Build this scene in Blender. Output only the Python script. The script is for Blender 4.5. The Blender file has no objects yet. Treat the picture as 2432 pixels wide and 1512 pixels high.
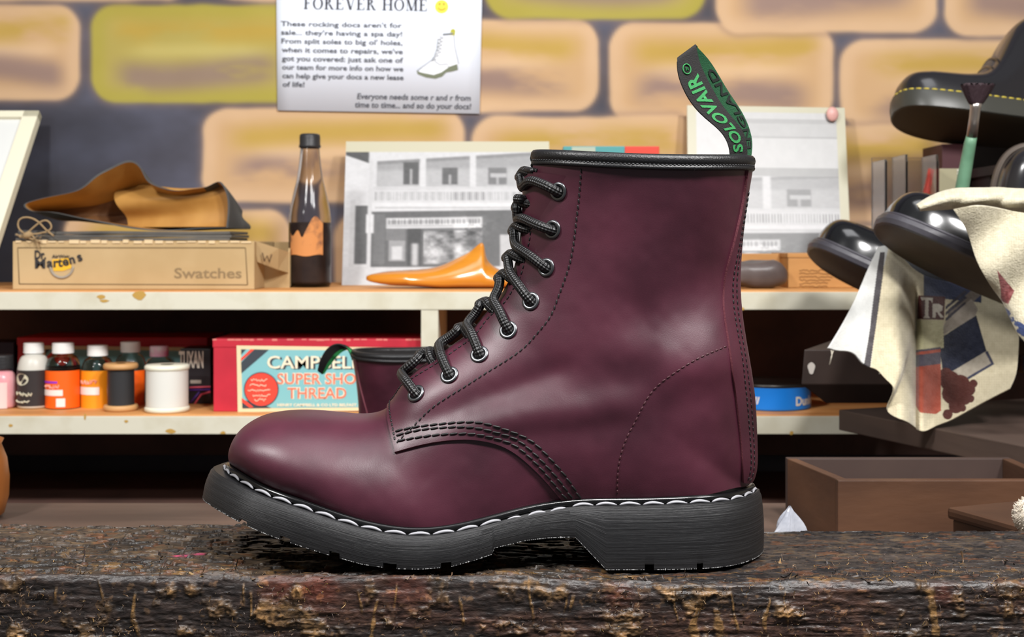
import bpy, bmesh, math, random
import numpy as np
from mathutils import Vector, Matrix
from mathutils.bvhtree import BVHTree

random.seed(7); rng = np.random.RandomState(7)
SC = bpy.context.scene
COL = SC.collection

# ------------------------------------------------------------------ camera
FPX, CX, HY, HC = 3000.0, 1216.0, 580.0, 0.170      # focal length in px, horizon row, camera height above bench
cam_d = bpy.data.cameras.new('camera'); cam = bpy.data.objects.new('camera', cam_d); COL.objects.link(cam)
cam.location = (0, 0, HC); cam.rotation_euler = (math.pi/2, 0, 0)
cam_d.sensor_width = 36.0; cam_d.lens = 36.0*FPX/2432.0
cam_d.shift_y = -(756.0-HY)/2432.0
cam_d.clip_start = 0.01
cam_d.dof.use_dof = True; cam_d.dof.focus_distance = 0.665; cam_d.dof.aperture_fstop = 21.0
SC.camera = cam
# ------------------------------------------------------------------ view
SC.view_settings.view_transform = 'Standard'; SC.view_settings.look = 'None'
SC.view_settings.gamma = 1.0; SC.view_settings.use_curve_mapping = False
SC.view_settings.exposure = 0.0
# ------------------------------------------------------------------ world and lamps
world = bpy.data.worlds.new('world'); SC.world = world; world.use_nodes = True
bg = world.node_tree.nodes['Background']; bg.inputs[0].default_value = (0.92, 0.96, 1.0, 1); bg.inputs[1].default_value = 0.18
def area(name, loc, target, size, power, color=(1, 1, 1), shape='DISK'):
    d = bpy.data.lights.new(name, 'AREA'); d.shape = shape; d.size = size; d.energy = power; d.color = color
    o = bpy.data.objects.new(name, d); COL.objects.link(o); o.location = loc
    o.rotation_euler = (Vector(target)-Vector(loc)).to_track_quat('-Z', 'Y').to_euler()
    return o
area('ceiling_downlight', (0.72, 0.20, 1.02), (0.1, 1.0, 0.1), 0.20, 16.5, (1, 0.985, 0.97))
area('ceiling_downlight', (0.30, 0.12, 1.12), (0.0, 1.0, 0.1), 0.20, 17.5, (1, 0.985, 0.97))
area('ceiling_downlight', (-0.72, 0.20, 1.06), (0.0, 1.0, 0.1), 0.20, 16.5, (1, 0.985, 0.97))
sp_d = bpy.data.lights.new('shelf_fill_spot', 'SPOT'); sp_d.energy = 13; sp_d.spot_size = math.radians(42); sp_d.spot_blend = 0.9; sp_d.shadow_soft_size = 0.03; sp_d.color = (1, 0.985, 0.97)  # added spot without a known fixture, brightens the left of the shelves
sp_o = bpy.data.objects.new('shelf_fill_spot', sp_d); COL.objects.link(sp_o); sp_o.location = (-0.95, 0.25, 0.62); sp_o.rotation_euler = (Vector((-0.40, 1.62, -0.02))-Vector((-0.95, 0.25, 0.62))).to_track_quat('-Z', 'Y').to_euler()
area('ceiling_bounce_fill', (0.0, 0.66, 1.7), (0.0, 0.75, 0.1), 0.7, 7, (0.97, 0.98, 1.0), 'SQUARE')  # broad added fill standing in for ceiling bounce

def P(u, v, Y):
    return Vector(((u-CX)/FPX*Y, Y, HC-(v-HY)/FPX*Y))

# ------------------------------------------------------------------ noise
_tab = rng.rand(256, 256)
def vnoise(x, y):
    x = np.asarray(x, float); y = np.asarray(y, float)
    xi = np.floor(x).astype(int); yi = np.floor(y).astype(int)
    fx = x-xi; fy = y-yi; fx = fx*fx*(3-2*fx); fy = fy*fy*(3-2*fy)
    g = lambda a, b: _tab[a & 255, b & 255]
    return (g(xi, yi)*(1-fx)+g(xi+1, yi)*fx)*(1-fy)+(g(xi, yi+1)*(1-fx)+g(xi+1, yi+1)*fx)*fy
def fbm(x, y, o=4):
    s = 0; a = 1.0; n = 0
    for k in range(o):
        s = s+a*vnoise(x*2**k+17.3*k, y*2**k+5.7*k); n += a; a *= 0.5
    return s/n
def sstep(a, b, x):
    t = np.clip((np.asarray(x, float)-a)/(b-a), 0, 1); return t*t*(3-2*t)

# ------------------------------------------------------------------ materials
def lin(c):
    c = np.asarray(c, float)/255.0
    return np.where(c <= 0.04045, c/12.92, ((c+0.055)/1.055)**2.4)
def L4(c): return tuple(lin(c))+(1.0,)
_m = {}
def mat(name, c=(128, 128, 128), rough=0.5, metal=0.0, c2=None, nscale=30, bump=0.0, bscale=200, coat=0.0, spec=0.5, trans=0.0, ior=1.45,
        attr=False, stretch=None, sheen=0.0, mixpos=(0.35, 0.65), rough2=None, alpha=1.0, bdist=0.001, detail=5):
    if name in _m: return _m[name]
    m = bpy.data.materials.new(name); m.use_nodes = True; nt = m.node_tree; N = nt.nodes; Lk = nt.links
    b = N['Principled BSDF']; b.inputs['Base Color'].default_value = L4(c)
    b.inputs['Roughness'].default_value = rough; b.inputs['Metallic'].default_value = metal
    b.inputs['Specular IOR Level'].default_value = spec; b.inputs['Coat Weight'].default_value = coat; b.inputs['Coat Roughness'].default_value = 0.12
    b.inputs['Transmission Weight'].default_value = trans; b.inputs['IOR'].default_value = ior; b.inputs['Sheen Weight'].default_value = sheen
    b.inputs['Alpha'].default_value = alpha
    tc = N.new('ShaderNodeTexCoord'); mp = N.new('ShaderNodeMapping'); Lk.new(tc.outputs['Object'], mp.inputs[0])
    if stretch: mp.inputs['Scale'].default_value = stretch
    if attr:
        at = N.new('ShaderNodeAttribute'); at.attribute_name = 'Col'; Lk.new(at.outputs['Color'], b.inputs['Base Color'])
    elif c2 is not None:
        n = N.new('ShaderNodeTexNoise'); n.inputs['Scale'].default_value = nscale; n.inputs['Detail'].default_value = detail; Lk.new(mp.outputs[0], n.inputs['Vector'])
        r = N.new('ShaderNodeValToRGB'); r.color_ramp.elements[0].position = mixpos[0]; r.color_ramp.elements[1].position = mixpos[1]
        r.color_ramp.elements[0].color = L4(c); r.color_ramp.elements[1].color = L4(c2)
        Lk.new(n.outputs['Fac'], r.inputs[0]); Lk.new(r.outputs[0], b.inputs['Base Color'])
        if rough2 is not None:
            mr = N.new('ShaderNodeMapRange'); mr.inputs[1].default_value = mixpos[0]; mr.inputs[2].default_value = mixpos[1]
            mr.inputs[3].default_value = rough; mr.inputs[4].default_value = rough2; Lk.new(n.outputs['Fac'], mr.inputs[0]); Lk.new(mr.outputs[0], b.inputs['Roughness'])
    if bump:
        n2 = N.new('ShaderNodeTexNoise'); n2.inputs['Scale'].default_value = bscale; n2.inputs['Detail'].default_value = 4; Lk.new(mp.outputs[0], n2.inputs['Vector'])
        bp = N.new('ShaderNodeBump'); bp.inputs['Strength'].default_value = bump; bp.inputs['Distance'].default_value = bdist
        Lk.new(n2.outputs['Fac'], bp.inputs['Height']); Lk.new(bp.outputs[0], b.inputs['Normal'])
    _m[name] = m
    return m

# ------------------------------------------------------------------ objects
def tag(o, label=None, cat=None, group=None, kind=None):
    if label: o['label'] = label
    if cat: o['category'] = cat
    if group: o['group'] = group
    if kind: o['kind'] = kind
    return o
def thing(name, loc, label, cat, group=None, rot=(0, 0, 0)):
    o = bpy.data.objects.new(name, None); o.empty_display_size = 0.02; COL.objects.link(o)
    o.location = loc; o.rotation_euler = rot
    return tag(o, label, cat, group)
def link(name, me, m, parent=None, smooth=True, local=False):
    """mesh given in world coordinates unless local; parent has identity rotation when world"""
    o = bpy.data.objects.new(name, me); COL.objects.link(o)
    ms = m if isinstance(m, (list, tuple)) else [m]
    for x in ms: me.materials.append(x)
    if smooth: me.polygons.foreach_set('use_smooth', [True]*len(me.polygons))
    if parent is not None:
        o.parent = parent
        if not local:
            off = -world_loc(parent); me.transform(Matrix.Translation(off))
    else:
        if not local: recentre(o)
    me.update()
    return o
def world_loc(o):
    v = Vector((0, 0, 0))
    while o is not None: v = v+o.location; o = o.parent
    return v
def recentre(o):
    me = o.data; n = len(me.vertices); a = np.empty(n*3); me.vertices.foreach_get('co', a); a = a.reshape(-1, 3)
    c = (a.min(0)+a.max(0))/2; c[2] = a[:, 2].min(); me.transform(Matrix.Translation(-Vector(c))); o.location = c
def mesh(name, verts, faces):
    me = bpy.data.meshes.new(name); me.from_pydata([tuple(v) for v in verts], [], [tuple(int(i) for i in f) for f in faces]); me.update(); return me
class MB:
    """mesh collector"""
    def __init__(s): s.v = []; s.f = []; s.mi = []; s.cur = 0; s.uv = {}
    def add(s, verts, faces):
        o = len(s.v); s.v += [tuple(v) for v in verts]
        for f in faces: s.f.append(tuple(i+o for i in f)); s.mi.append(s.cur)
        return o
    def box(s, a, b, M=None):
        x0, y0, z0 = a; x1, y1, z1 = b
        vs = [Vector(p) for p in ((x0, y0, z0), (x1, y0, z0), (x1, y1, z0), (x0, y1, z0), (x0, y0, z1), (x1, y0, z1), (x1, y1, z1), (x0, y1, z1))]
        if M is not None: vs = [M @ p for p in vs]
        s.add(vs, ((0, 3, 2, 1), (4, 5, 6, 7), (0, 1, 5, 4), (1, 2, 6, 5), (2, 3, 7, 6), (3, 0, 4, 7)))
    def grid(s, G, flip=False, closed_v=False):
        G = np.asarray(G, float); n, m = G.shape[:2]; idx = np.arange(n*m).reshape(n, m)
        fs = []
        mm = m if closed_v else m-1
        for i in range(n-1):
            for j in range(mm):
                j2 = (j+1) % m
                q = (idx[i, j], idx[i+1, j], idx[i+1, j2], idx[i, j2])
                fs.append(q[::-1] if flip else q)
        s.add(G.reshape(-1, 3), fs)
    def lathe(s, prof, c, seg=32, M=None):
        """prof (r,z) bottom to top about vertical axis at c"""
        G = []
        for r, z in prof:
            G.append([(c[0]+r*math.cos(2*math.pi*k/seg), c[1]+r*math.sin(2*math.pi*k/seg), c[2]+z) for k in range(seg)])
        if M is not None: G = [[tuple(M @ Vector(p)) for p in row] for row in G]
        s.grid(G, flip=True, closed_v=True)
    def tube(s, pts, r, seg=10, caps=True, flat=1.0):
        pts = [Vector(p) for p in pts]; n = len(pts)
        rr = r if hasattr(r, '__len__') else [r]*n
        T = [(pts[min(i+1, n-1)]-pts[max(i-1, 0)]).normalized() for i in range(n)]
        up = Vector((0, 0, 1)) if abs(T[0].z) < 0.9 else Vector((1, 0, 0))
        nrm = (up-T[0]*up.dot(T[0])).normalized(); G = []
        for i in range(n):
            nrm = (nrm-T[i]*nrm.dot(T[i])).normalized(); b = T[i].cross(nrm)
            G.append([tuple(pts[i]+(nrm*math.cos(2*math.pi*k/seg)*flat+b*math.sin(2*math.pi*k/seg))*rr[i]) for k in range(seg)])
        o = len(s.v); s.grid(G, closed_v=True)
        if caps:
            s.f.append(tuple(o+k for k in range(seg))); s.mi.append(s.cur); s.f.append(tuple(o+(n-1)*seg+k for k in reversed(range(seg)))); s.mi.append(s.cur)
    def ell(s, c, ax, ay, az, seg=6, rings=4, pw=1.0):
        """ellipsoid, axes given as vectors"""
        c = Vector(c); G = []
        for i in range(rings+1):
            th = math.pi*i/rings
            G.append([tuple(c-Vector(ax)*math.cos(th)+(Vector(ay)*math.cos(2*math.pi*k/seg)+Vector(az)*math.sin(2*math.pi*k/seg))*max(0, math.sin(th))**pw) for k in range(seg)])
        s.grid(G, closed_v=True, flip=False)
    def build(s, name, m, parent=None, smooth=True, local=False, fixn=False, bevel=0):
        me = mesh(name, s.v, s.f)
        if any(s.mi): me.polygons.foreach_set('material_index', s.mi)
        if fixn or bevel:
            b = bmesh.new(); b.from_mesh(me)
            if fixn: bmesh.ops.recalc_face_normals(b, faces=b.faces)
            if bevel: bmesh.ops.bevel(b, geom=list(b.edges), offset=bevel, segments=2, affect='EDGES', profile=0.6)
            b.to_mesh(me); b.free()
        return link(name, me, m, parent, smooth, local)
def setcol(me, cols):
    a = me.color_attributes.new('Col', 'FLOAT_COLOR', 'POINT')
    c = np.ones((len(me.vertices), 4)); c[:, :3] = cols; a.data.foreach_set('color', c.ravel())
def fastgrid(name, G, cols=None, flip=False):
    G = np.asarray(G, float); n, m = G.shape[:2]
    me = bpy.data.meshes.new(name); nv = n*m; nf = (n-1)*(m-1)
    me.vertices.add(nv); me.vertices.foreach_set('co', G.ravel())
    idx = np.arange(nv).reshape(n, m)
    q = np.stack([idx[:-1, :-1], idx[1:, :-1], idx[1:, 1:], idx[:-1, 1:]], -1).reshape(-1, 4)
    if flip: q = q[:, ::-1]
    me.loops.add(nf*4); me.loops.foreach_set('vertex_index', q.ravel().astype(np.int32))
    me.polygons.add(nf); me.polygons.foreach_set('loop_start', np.arange(0, nf*4, 4, dtype=np.int32))
    me.update(calc_edges=True); me.validate()
    if cols is not None: setcol(me, np.asarray(cols).reshape(-1, 3))
    return me
def box_obj(name, a, b, m, parent=None, bevel=0.0, smooth=False, M=None):
    k = MB(); k.box(a, b, M); return k.build(name, m, parent, smooth=smooth, bevel=bevel)
def text_verts(txt, size, bold=0.0, align='LEFT', space=1.0, shear=0.0):
    """flat filled glyph outlines in XY (numpy verts, faces)"""
    cu = bpy.data.curves.new('t', 'FONT'); cu.body = txt; cu.size = size; cu.offset = bold; cu.align_x = align; cu.space_character = space; cu.shear = shear
    cu.resolution_u = 3
    o = bpy.data.objects.new('t', cu); COL.objects.link(o)
    dg = bpy.context.evaluated_depsgraph_get(); me = bpy.data.meshes.new_from_object(o.evaluated_get(dg))
    v = np.array([x.co[:] for x in me.vertices]).reshape(-1, 3); f = [tuple(p.vertices) for p in me.polygons]
    bpy.data.objects.remove(o); bpy.data.curves.remove(cu); bpy.data.meshes.remove(me)
    return v, f
def add_text(mb, txt, O, X, Zv, size, width=None, bold=0.0, align='LEFT', space=1.0, lift=0.0003, shear=0.0, hscale=1.0):
    """text on plane with origin O, unit right X, unit up Zv"""
    X = Vector(X).normalized(); Zv = Vector(Zv).normalized(); nrm = X.cross(Zv)
    v, f = text_verts(txt, 1.0, bold, align, space, shear)
    if len(v) == 0: return
    v = v*size
    sx = hscale
    if width: sx = width/max(1e-6, v[:, 0].max()-v[:, 0].min())
    O = Vector(O)+nrm*lift
    if width and align == 'LEFT': v[:, 0] -= v[:, 0].min()
    mb.add([O+X*(p[0]*sx)+Zv*p[1] for p in v], f)
def resample(pts, n):
    pts = np.asarray(pts, float); d = np.r_[0, np.cumsum(np.linalg.norm(np.diff(pts, axis=0), axis=1))]
    t = np.linspace(0, d[-1], n); return np.stack([np.interp(t, d, pts[:, k]) for k in range(pts.shape[1])], -1)
def cspline(pts, n, t=None):
    """natural cubic spline through pts, n samples"""
    p = np.asarray(pts, float); K = len(p)
    if t is None: t = np.r_[0, np.cumsum(np.linalg.norm(np.diff(p, axis=0), axis=1)**0.75+1e-9)]
    h = np.diff(t); A = np.zeros((K, K)); B = np.zeros_like(p); A[0, 0] = A[-1, -1] = 1
    for i in range(1, K-1):
        A[i, i-1] = h[i-1]; A[i, i] = 2*(h[i-1]+h[i]); A[i, i+1] = h[i]
        B[i] = 6*((p[i+1]-p[i])/h[i]-(p[i]-p[i-1])/h[i-1])
    M = np.linalg.solve(A, B); x = np.linspace(t[0], t[-1], n) if np.isscalar(n) else np.asarray(n)
    k = np.clip(np.searchsorted(t, x, side='right')-1, 0, K-2); hh = h[k][:, None]; a = (t[k+1]-x)[:, None]; b = (x-t[k])[:, None]
    return M[k]*a**3/(6*hh)+M[k+1]*b**3/(6*hh)+(p[k]/hh-M[k]*hh/6)*a+(p[k+1]/hh-M[k+1]*hh/6)*b
def smooth1(a, s):
    r = int(3*s)+1; k = np.exp(-0.5*(np.arange(-r, r+1)/s)**2); k /= k.sum()
    ap = np.concatenate([2*a[0]-a[r:0:-1], a, 2*a[-1]-a[-2:-r-2:-1]]); return np.convolve(ap, k, 'valid')
# ================================================================== THE BOOT
Y0 = 0.70; KP = Y0/FPX
LEA = mat('oxblood_leather', (48, 16, 28), 0.38, c2=(77, 30, 46), nscale=18, bump=0.07, bscale=1500, spec=0.62, mixpos=(0.3, 0.7), rough2=0.46, bdist=0.0006)
LEA_RAW = mat('oxblood_cut_edge', (106, 52, 62), 0.75, bump=0.3, bscale=900)
BLK = mat('black_collar_leather', (22, 22, 24), 0.38, bump=0.4, bscale=1100, bdist=0.0006)
LIN = mat('black_lining', (20, 17, 17), 0.9)
RAND = mat('black_gloss_rand', (14, 14, 15), 0.18)
THR = mat('black_thread', (16, 14, 15), 0.5)
WTHR = mat('grey_white_welt_thread', (150, 150, 155), 0.45)
EYE = mat('gunmetal_eyelet', (112, 114, 117), 0.3, metal=1.0)
HOLE = mat('eyelet_dark', (5, 4, 4), 0.9)
TAPE = mat('black_woven_tape', (22, 20, 20), 0.85, bump=0.5, bscale=1500, bdist=0.0006)
GREEN = mat('green_woven_lettering', (38, 128, 66), 0.7, bump=0.4, bscale=1800, bdist=0.0005)
DGREEN = mat('green_tape_reverse', (18, 74, 42), 0.8, bump=0.5, bscale=1500, bdist=0.0006)
FLASH = mat('pale_moulding_flash', (150, 150, 150), 0.5)

def braid_mat():
    m = bpy.data.materials.new('black_braided_cord'); m.use_nodes = True; nt = m.node_tree; N = nt.nodes; Lk = nt.links
    b = N['Principled BSDF']; b.inputs['Roughness'].default_value = 0.42
    uv = N.new('ShaderNodeUVMap'); uv.uv_map = 'UVMap'
    hs = []
    for sgn in (1, -1):
        sep = N.new('ShaderNodeSeparateXYZ'); Lk.new(uv.outputs[0], sep.inputs[0])
        ma = N.new('ShaderNodeMath'); ma.operation = 'MULTIPLY_ADD'; ma.inputs[1].default_value = sgn*1.0
        Lk.new(sep.outputs[1], ma.inputs[0]); Lk.new(sep.outputs[0], ma.inputs[2])
        s = N.new('ShaderNodeMath'); s.operation = 'SINE'; mu = N.new('ShaderNodeMath'); mu.operation = 'MULTIPLY'; mu.inputs[1].default_value = 2*math.pi*1.0
        Lk.new(ma.outputs[0], mu.inputs[0]); Lk.new(mu.outputs[0], s.inputs[0]); hs.append(s)
    mx = N.new('ShaderNodeMath'); mx.operation = 'MULTIPLY'; Lk.new(hs[0].outputs[0], mx.inputs[0]); Lk.new(hs[1].outputs[0], mx.inputs[1])
    bp = N.new('ShaderNodeBump'); bp.inputs['Strength'].default_value = 0.7; bp.inputs['Distance'].default_value = 0.0004
    Lk.new(mx.outputs[0], bp.inputs['Height']); Lk.new(bp.outputs[0], b.inputs['Normal'])
    r = N.new('ShaderNodeValToRGB'); r.color_ramp.elements[0].color = L4((10, 10, 10)); r.color_ramp.elements[1].color = L4((38, 38, 40))
    r.color_ramp.elements[0].position = 0.35; r.color_ramp.elements[1].position = 0.9
    ad = N.new('ShaderNodeMath'); ad.operation = 'MULTIPLY_ADD'; ad.inputs[1].default_value = 0.5; ad.inputs[2].default_value = 0.5
    Lk.new(mx.outputs[0], ad.inputs[0]); Lk.new(ad.outputs[0], r.inputs[0]); Lk.new(r.outputs[0], b.inputs['Base Color'])
    return m
CORD = braid_mat()
def rubber_mat():
    m = mat('black_rubber_sole', (34, 34, 36), 0.42); nt = m.node_tree; N = nt.nodes; Lk = nt.links; b = N['Principled BSDF']
    uv = N.new('ShaderNodeUVMap'); uv.uv_map = 'UVMap'
    mp = N.new('ShaderNodeMapping'); mp.inputs['Scale'].default_value = (14, 900, 1); Lk.new(uv.outputs[0], mp.inputs[0])
    n = N.new('ShaderNodeTexNoise'); n.inputs['Scale'].default_value = 1.0; n.inputs['Detail'].default_value = 6; n.inputs['Roughness'].default_value = 0.7; Lk.new(mp.outputs[0], n.inputs['Vector'])
    bp = N.new('ShaderNodeBump'); bp.inputs['Strength'].default_value = 0.55; bp.inputs['Distance'].default_value = 0.0008
    Lk.new(n.outputs['Fac'], bp.inputs['Height']); Lk.new(bp.outputs[0], b.inputs['Normal'])
    r = N.new('ShaderNodeValToRGB'); e = r.color_ramp.elements; e[0].position = 0.45; e[0].color = L4((23, 23, 25)); e[1].position = 0.80; e[1].color = L4((110, 110, 112))
    e2 = e.new(0.66); e2.color = L4((40, 40, 42))
    Lk.new(n.outputs['Fac'], r.inputs[0]); Lk.new(r.outputs[0], b.inputs['Base Color'])
    return m
RUB = rubber_mat()

# --- loft key sections: front/top point (u,v), sole/back point (u,v,w mm), max half width mm, exponent
SEC = [
 (547,1098,  547,1098, 0,    0,   .80), (549,1072,  551,1105,12,   14,  .80), (560,1040,  567,1116,24,   27,  .80),
 (580,1012,  600,1136,34,   38,  .80), (612, 992,  640,1157,41,   44.5,.80), (655, 981,  700,1179,46.5, 49,  .80),
 (720, 977,  790,1211,50.5, 52,  .80), (800, 982,  880,1238,52,   53,  .82), (870, 985,  980,1252,52,   52.5,.82),
 (920, 968, 1060,1247,50.5, 51,  .82), (973, 898, 1170,1222,46,   48,  .82), (1035,850, 1270,1197,41,   45,  .82),
 (1081,817, 1380,1183,37.5, 43,  .82), (1119,789, 1500,1181,36,   42,  .82), (1147,755, 1610,1178,35,   41,  .82),
 (1170,729, 1690,1170,31.5, 40,  .82), (1190,703, 1745,1157,22,   39.3,.82), (1203,682, 1773,1148, 9,   38.8,.82),
 (1213,662, 1781,1118, 0,   38.3,.84), (1222,640, 1783,1045, 0,   37.6,.86), (1231,612, 1779, 955, 0,   37.0,.86),
 (1239,580, 1768, 872, 0,   36.6,.86), (1246,543, 1753, 783, 0,   36.4,.86), (1251,506, 1744, 695, 0,   36.6,.86),
 (1256,466, 1746, 605, 0,   37.5,.86), (1260,432, 1755, 512, 0,   39.0,.86), (1265,398, 1767, 430, 0,   41.5,.86),
 (1268,362, 1776, 376, 0,   43.5,.86)]
NS, MT = 330, 130
def build_loft():
    F = []; E = []
    for s in SEC:
        a = P(s[0], s[1], Y0); e = P(s[2], s[3], Y0-s[4]*1e-3)
        F.append((a.x, a.z)); E.append((e.x, e.z, s[4]*1e-3, s[5]*1e-3, s[6]))
    F = np.array(F); E = np.array(E)
    dd = 0.5*np.linalg.norm(np.diff(F, axis=0), axis=1)+0.5*np.linalg.norm(np.diff(E[:, :2], axis=0), axis=1)+0.002
    t = np.r_[0, np.cumsum(dd)]
    A = cspline(np.c_[F, E], NS, t)
    for k in range(A.shape[1]): A[:, k] = smooth1(A[:, k], 2.0)
    A[0, :2] = F[0]; A[0, 2:4] = F[0]; A[0, 4:6] = 0
    x = np.linspace(t[0], t[-1], NS)
    ib = int(np.searchsorted(x, t[18]))
    A[ib:, 4] = 0; A[:, 4] = np.maximum(A[:, 4], 0); A[:, 5] = np.maximum(A[:, 5], A[:, 4]+1e-5)
    IBx = ib; G = np.zeros((NS, MT, 3))
    q = np.linspace(0, 1, MT)
    for i in range(NS):
        kz = 0.0032*max(0, (i-IBx)/(NS-1-IBx))**2 if i > IBx else 0
        fx, fz, ex, ez, we, wm, p = A[i]
        te = math.pi if we <= 1e-6 else math.pi-math.asin(min(1, (we/wm)**(1/p)))
        th = q*te; a = (1-np.cos(th))/(1-math.cos(te))
        d = wm*np.sin(np.clip(th, 0, math.pi))**p
        G[i, :, 0] = fx+(ex-fx)*a; G[i, :, 2] = fz+(ez-fz)*a-kz*np.sin(np.pi*np.clip(a, 0, 1))**0.8; G[i, :, 1] = d
    # soft creases and swells of the worn-in leather (mid-plane px)
    U = G[:, :, 0]/KP+CX; V = HY-(G[:, :, 2]-HC)/KP
    edge = np.clip(G[:, :, 1]/0.02, 0, 1)**1.5
    def ridge(x0, y0, x1, y1, w, amp, w2=None):
        dx, dy = x1-x0, y1-y0; L = math.hypot(dx, dy); tt = ((U-x0)*dx+(V-y0)*dy)/L/L; s = ((U-x0)*-dy+(V-y0)*dx)/L
        along = np.exp(-(np.maximum(0, np.abs(tt-0.5)-0.35)/0.22)**2)
        return amp*1e-3*np.exp(-(s/w)**2)*along
    D = (ridge(1010, 985, 1340, 860, 34, -2.8)+ridge(1120, 985, 1480, 935, 34, 1.8)+ridge(1180, 1010, 1480, 985, 30, -0.6)
         + ridge(1480, 750, 1730, 660, 75, -3.4)+ridge(1450, 830, 1700, 790, 45, 1.0)+ridge(1560, 980, 1740, 930, 60, 0.9)
         + ridge(1380, 880, 1560, 860, 40, -0.8)+ridge(1290, 760, 1330, 480, 30, 0.8)+ridge(1450, 480, 1700, 470, 60, 0.7)+ridge(960, 1060, 1020, 1120, 40, -0.6))
    D = D+ridge(1560, 600, 1740, 640, 80, -1.2)+ridge(1540, 875, 1740, 845, 55, 4.2)+ridge(1530, 1000, 1720, 960, 60, 0.6)+0.5e-3*(fbm(U/90, V/90, 3)-0.5)*2
    G[:, :, 1] = np.maximum(G[:, :, 1]+D*edge, 0)
    return G, A, ib
G, AX, IB = build_loft()
def grid_normals(G):
    di = np.gradient(G, axis=0); dj = np.gradient(G, axis=1)
    n = np.cross(di, dj); n[:, 0] = (n[:, 0]*0); ln = np.linalg.norm(n, axis=2, keepdims=True); n = n/np.maximum(ln, 1e-12)
    return n
NRM = grid_normals(G)
if NRM[NS//2, MT//2, 1] < 0: NRM = -NRM
# front mid-plane and back mid-plane normals lie in the plane d = 0
for i in range(NS):
    a = NRM[i, 2].copy(); a[1] *= 0.3; NRM[i, 0] = a/np.linalg.norm(a)
    if i >= IB: b = NRM[i, -2].copy(); b[1] = 0; NRM[i, -1] = b/max(1e-9, np.linalg.norm(b))
NRM[0] = NRM[1]
def ev(i, j, off=0.0, want_n=False):
    i = np.clip(np.asarray(i, float), 0, NS-1.001); j = np.clip(np.asarray(j, float), 0, MT-1.001)
    a = i.astype(int); b = j.astype(int); fi = (i-a)[..., None]; fj = (j-b)[..., None]
    def bl(A): return (A[a, b]*(1-fi)+A[a+1, b]*fi)*(1-fj)+(A[a, b+1]*(1-fi)+A[a+1, b+1]*fi)*fj
    n = bl(NRM); n = n/np.maximum(np.linalg.norm(n, axis=-1, keepdims=True), 1e-9); p = bl(G)
    offv = np.asarray(off, float); p = p+n*(offv[..., None] if offv.ndim else offv)
    return (p, n) if want_n else p
def loc(p): p = np.asarray(p, float); return np.stack([p[..., 0], -p[..., 1], p[..., 2]], -1)     # (x, d, z) -> boot-local xyz
def mir(p): p = np.array(p, float); p[..., 1] *= -1; return p
_idx = np.arange(NS*MT).reshape(NS, MT)
_q = np.stack([_idx[:-1, :-1], _idx[1:, :-1], _idx[1:, 1:], _idx[:-1, 1:]], -1).reshape(-1, 4)
_wl = loc(G)+np.array([0, Y0, 0])
BV = BVHTree.FromPolygons([tuple(v) for v in _wl.reshape(-1, 3)], [tuple(int(k) for k in q) for q in _q])
def st(u, v, to=(1430, 960)):
    o = Vector((0, 0, HC)); uu, vv = float(u), float(v)
    for k in range(60):
        d = Vector(((uu-CX)/FPX, 1, -(vv-HY)/FPX)).normalized(); h = BV.ray_cast(o, d)
        if h[0] is not None and h[0].y < Y0+0.004:
            i, j = divmod(h[2], MT-1); p = h[0]
            A, B, D_ = (Vector(_wl[i, j]), Vector(_wl[i+1, j]), Vector(_wl[i, j+1])); e1 = B-A; e2 = D_-A
            M = np.array([[e1.dot(e1), e1.dot(e2)], [e1.dot(e2), e2.dot(e2)]])+np.eye(2)*1e-14; r = p-A
            s = np.linalg.solve(M, [e1.dot(r), e2.dot(r)]); return (i+min(1, max(0, s[0])), j+min(1, max(0, s[1])))
        L = math.hypot(to[0]-uu, to[1]-vv); uu += (to[0]-uu)/L*1.5; vv += (to[1]-vv)/L*1.5
    return (NS/2, MT/2)
def stp(px, n=None, to=(1430, 960), dense=200):
    px = cspline(px, dense) if len(px) > 2 else resample(px, dense)
    a = np.array([st(u, v, to) for u, v in px])
    if n:
        d = np.r_[0, np.cumsum(np.linalg.norm(np.diff(ev(a[:, 0], a[:, 1]), axis=0), axis=1))]
        t = np.linspace(0, d[-1], n); a = np.stack([np.interp(t, d, a[:, k]) for k in (0, 1)], -1)
    return a
def res_ij(a, n):
    a = np.asarray(a); p = ev(a[:, 0], a[:, 1]); d = np.r_[0, np.cumsum(np.linalg.norm(np.diff(p, axis=0), axis=1)+1e-9)]
    t = np.linspace(0, d[-1], n); return np.stack([np.interp(t, d, a[:, k]) for k in (0, 1)], -1)
def coons(bottom, top, left, right, n, m):
    """bottom/top run left to right (m), left/right run bottom to top (n)"""
    b = res_ij(bottom, m); t = res_ij(top, m); l = res_ij(left, n); r = res_ij(right, n)
    s = np.linspace(0, 1, m)[None, :, None]; q = np.linspace(0, 1, n)[:, None, None]
    return (1-q)*b[None]+q*t[None]+(1-s)*l[:, None]+s*r[:, None]-((1-q)*(1-s)*b[0]+(1-q)*s*b[-1]+q*(1-s)*t[0]+q*s*t[-1])
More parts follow.
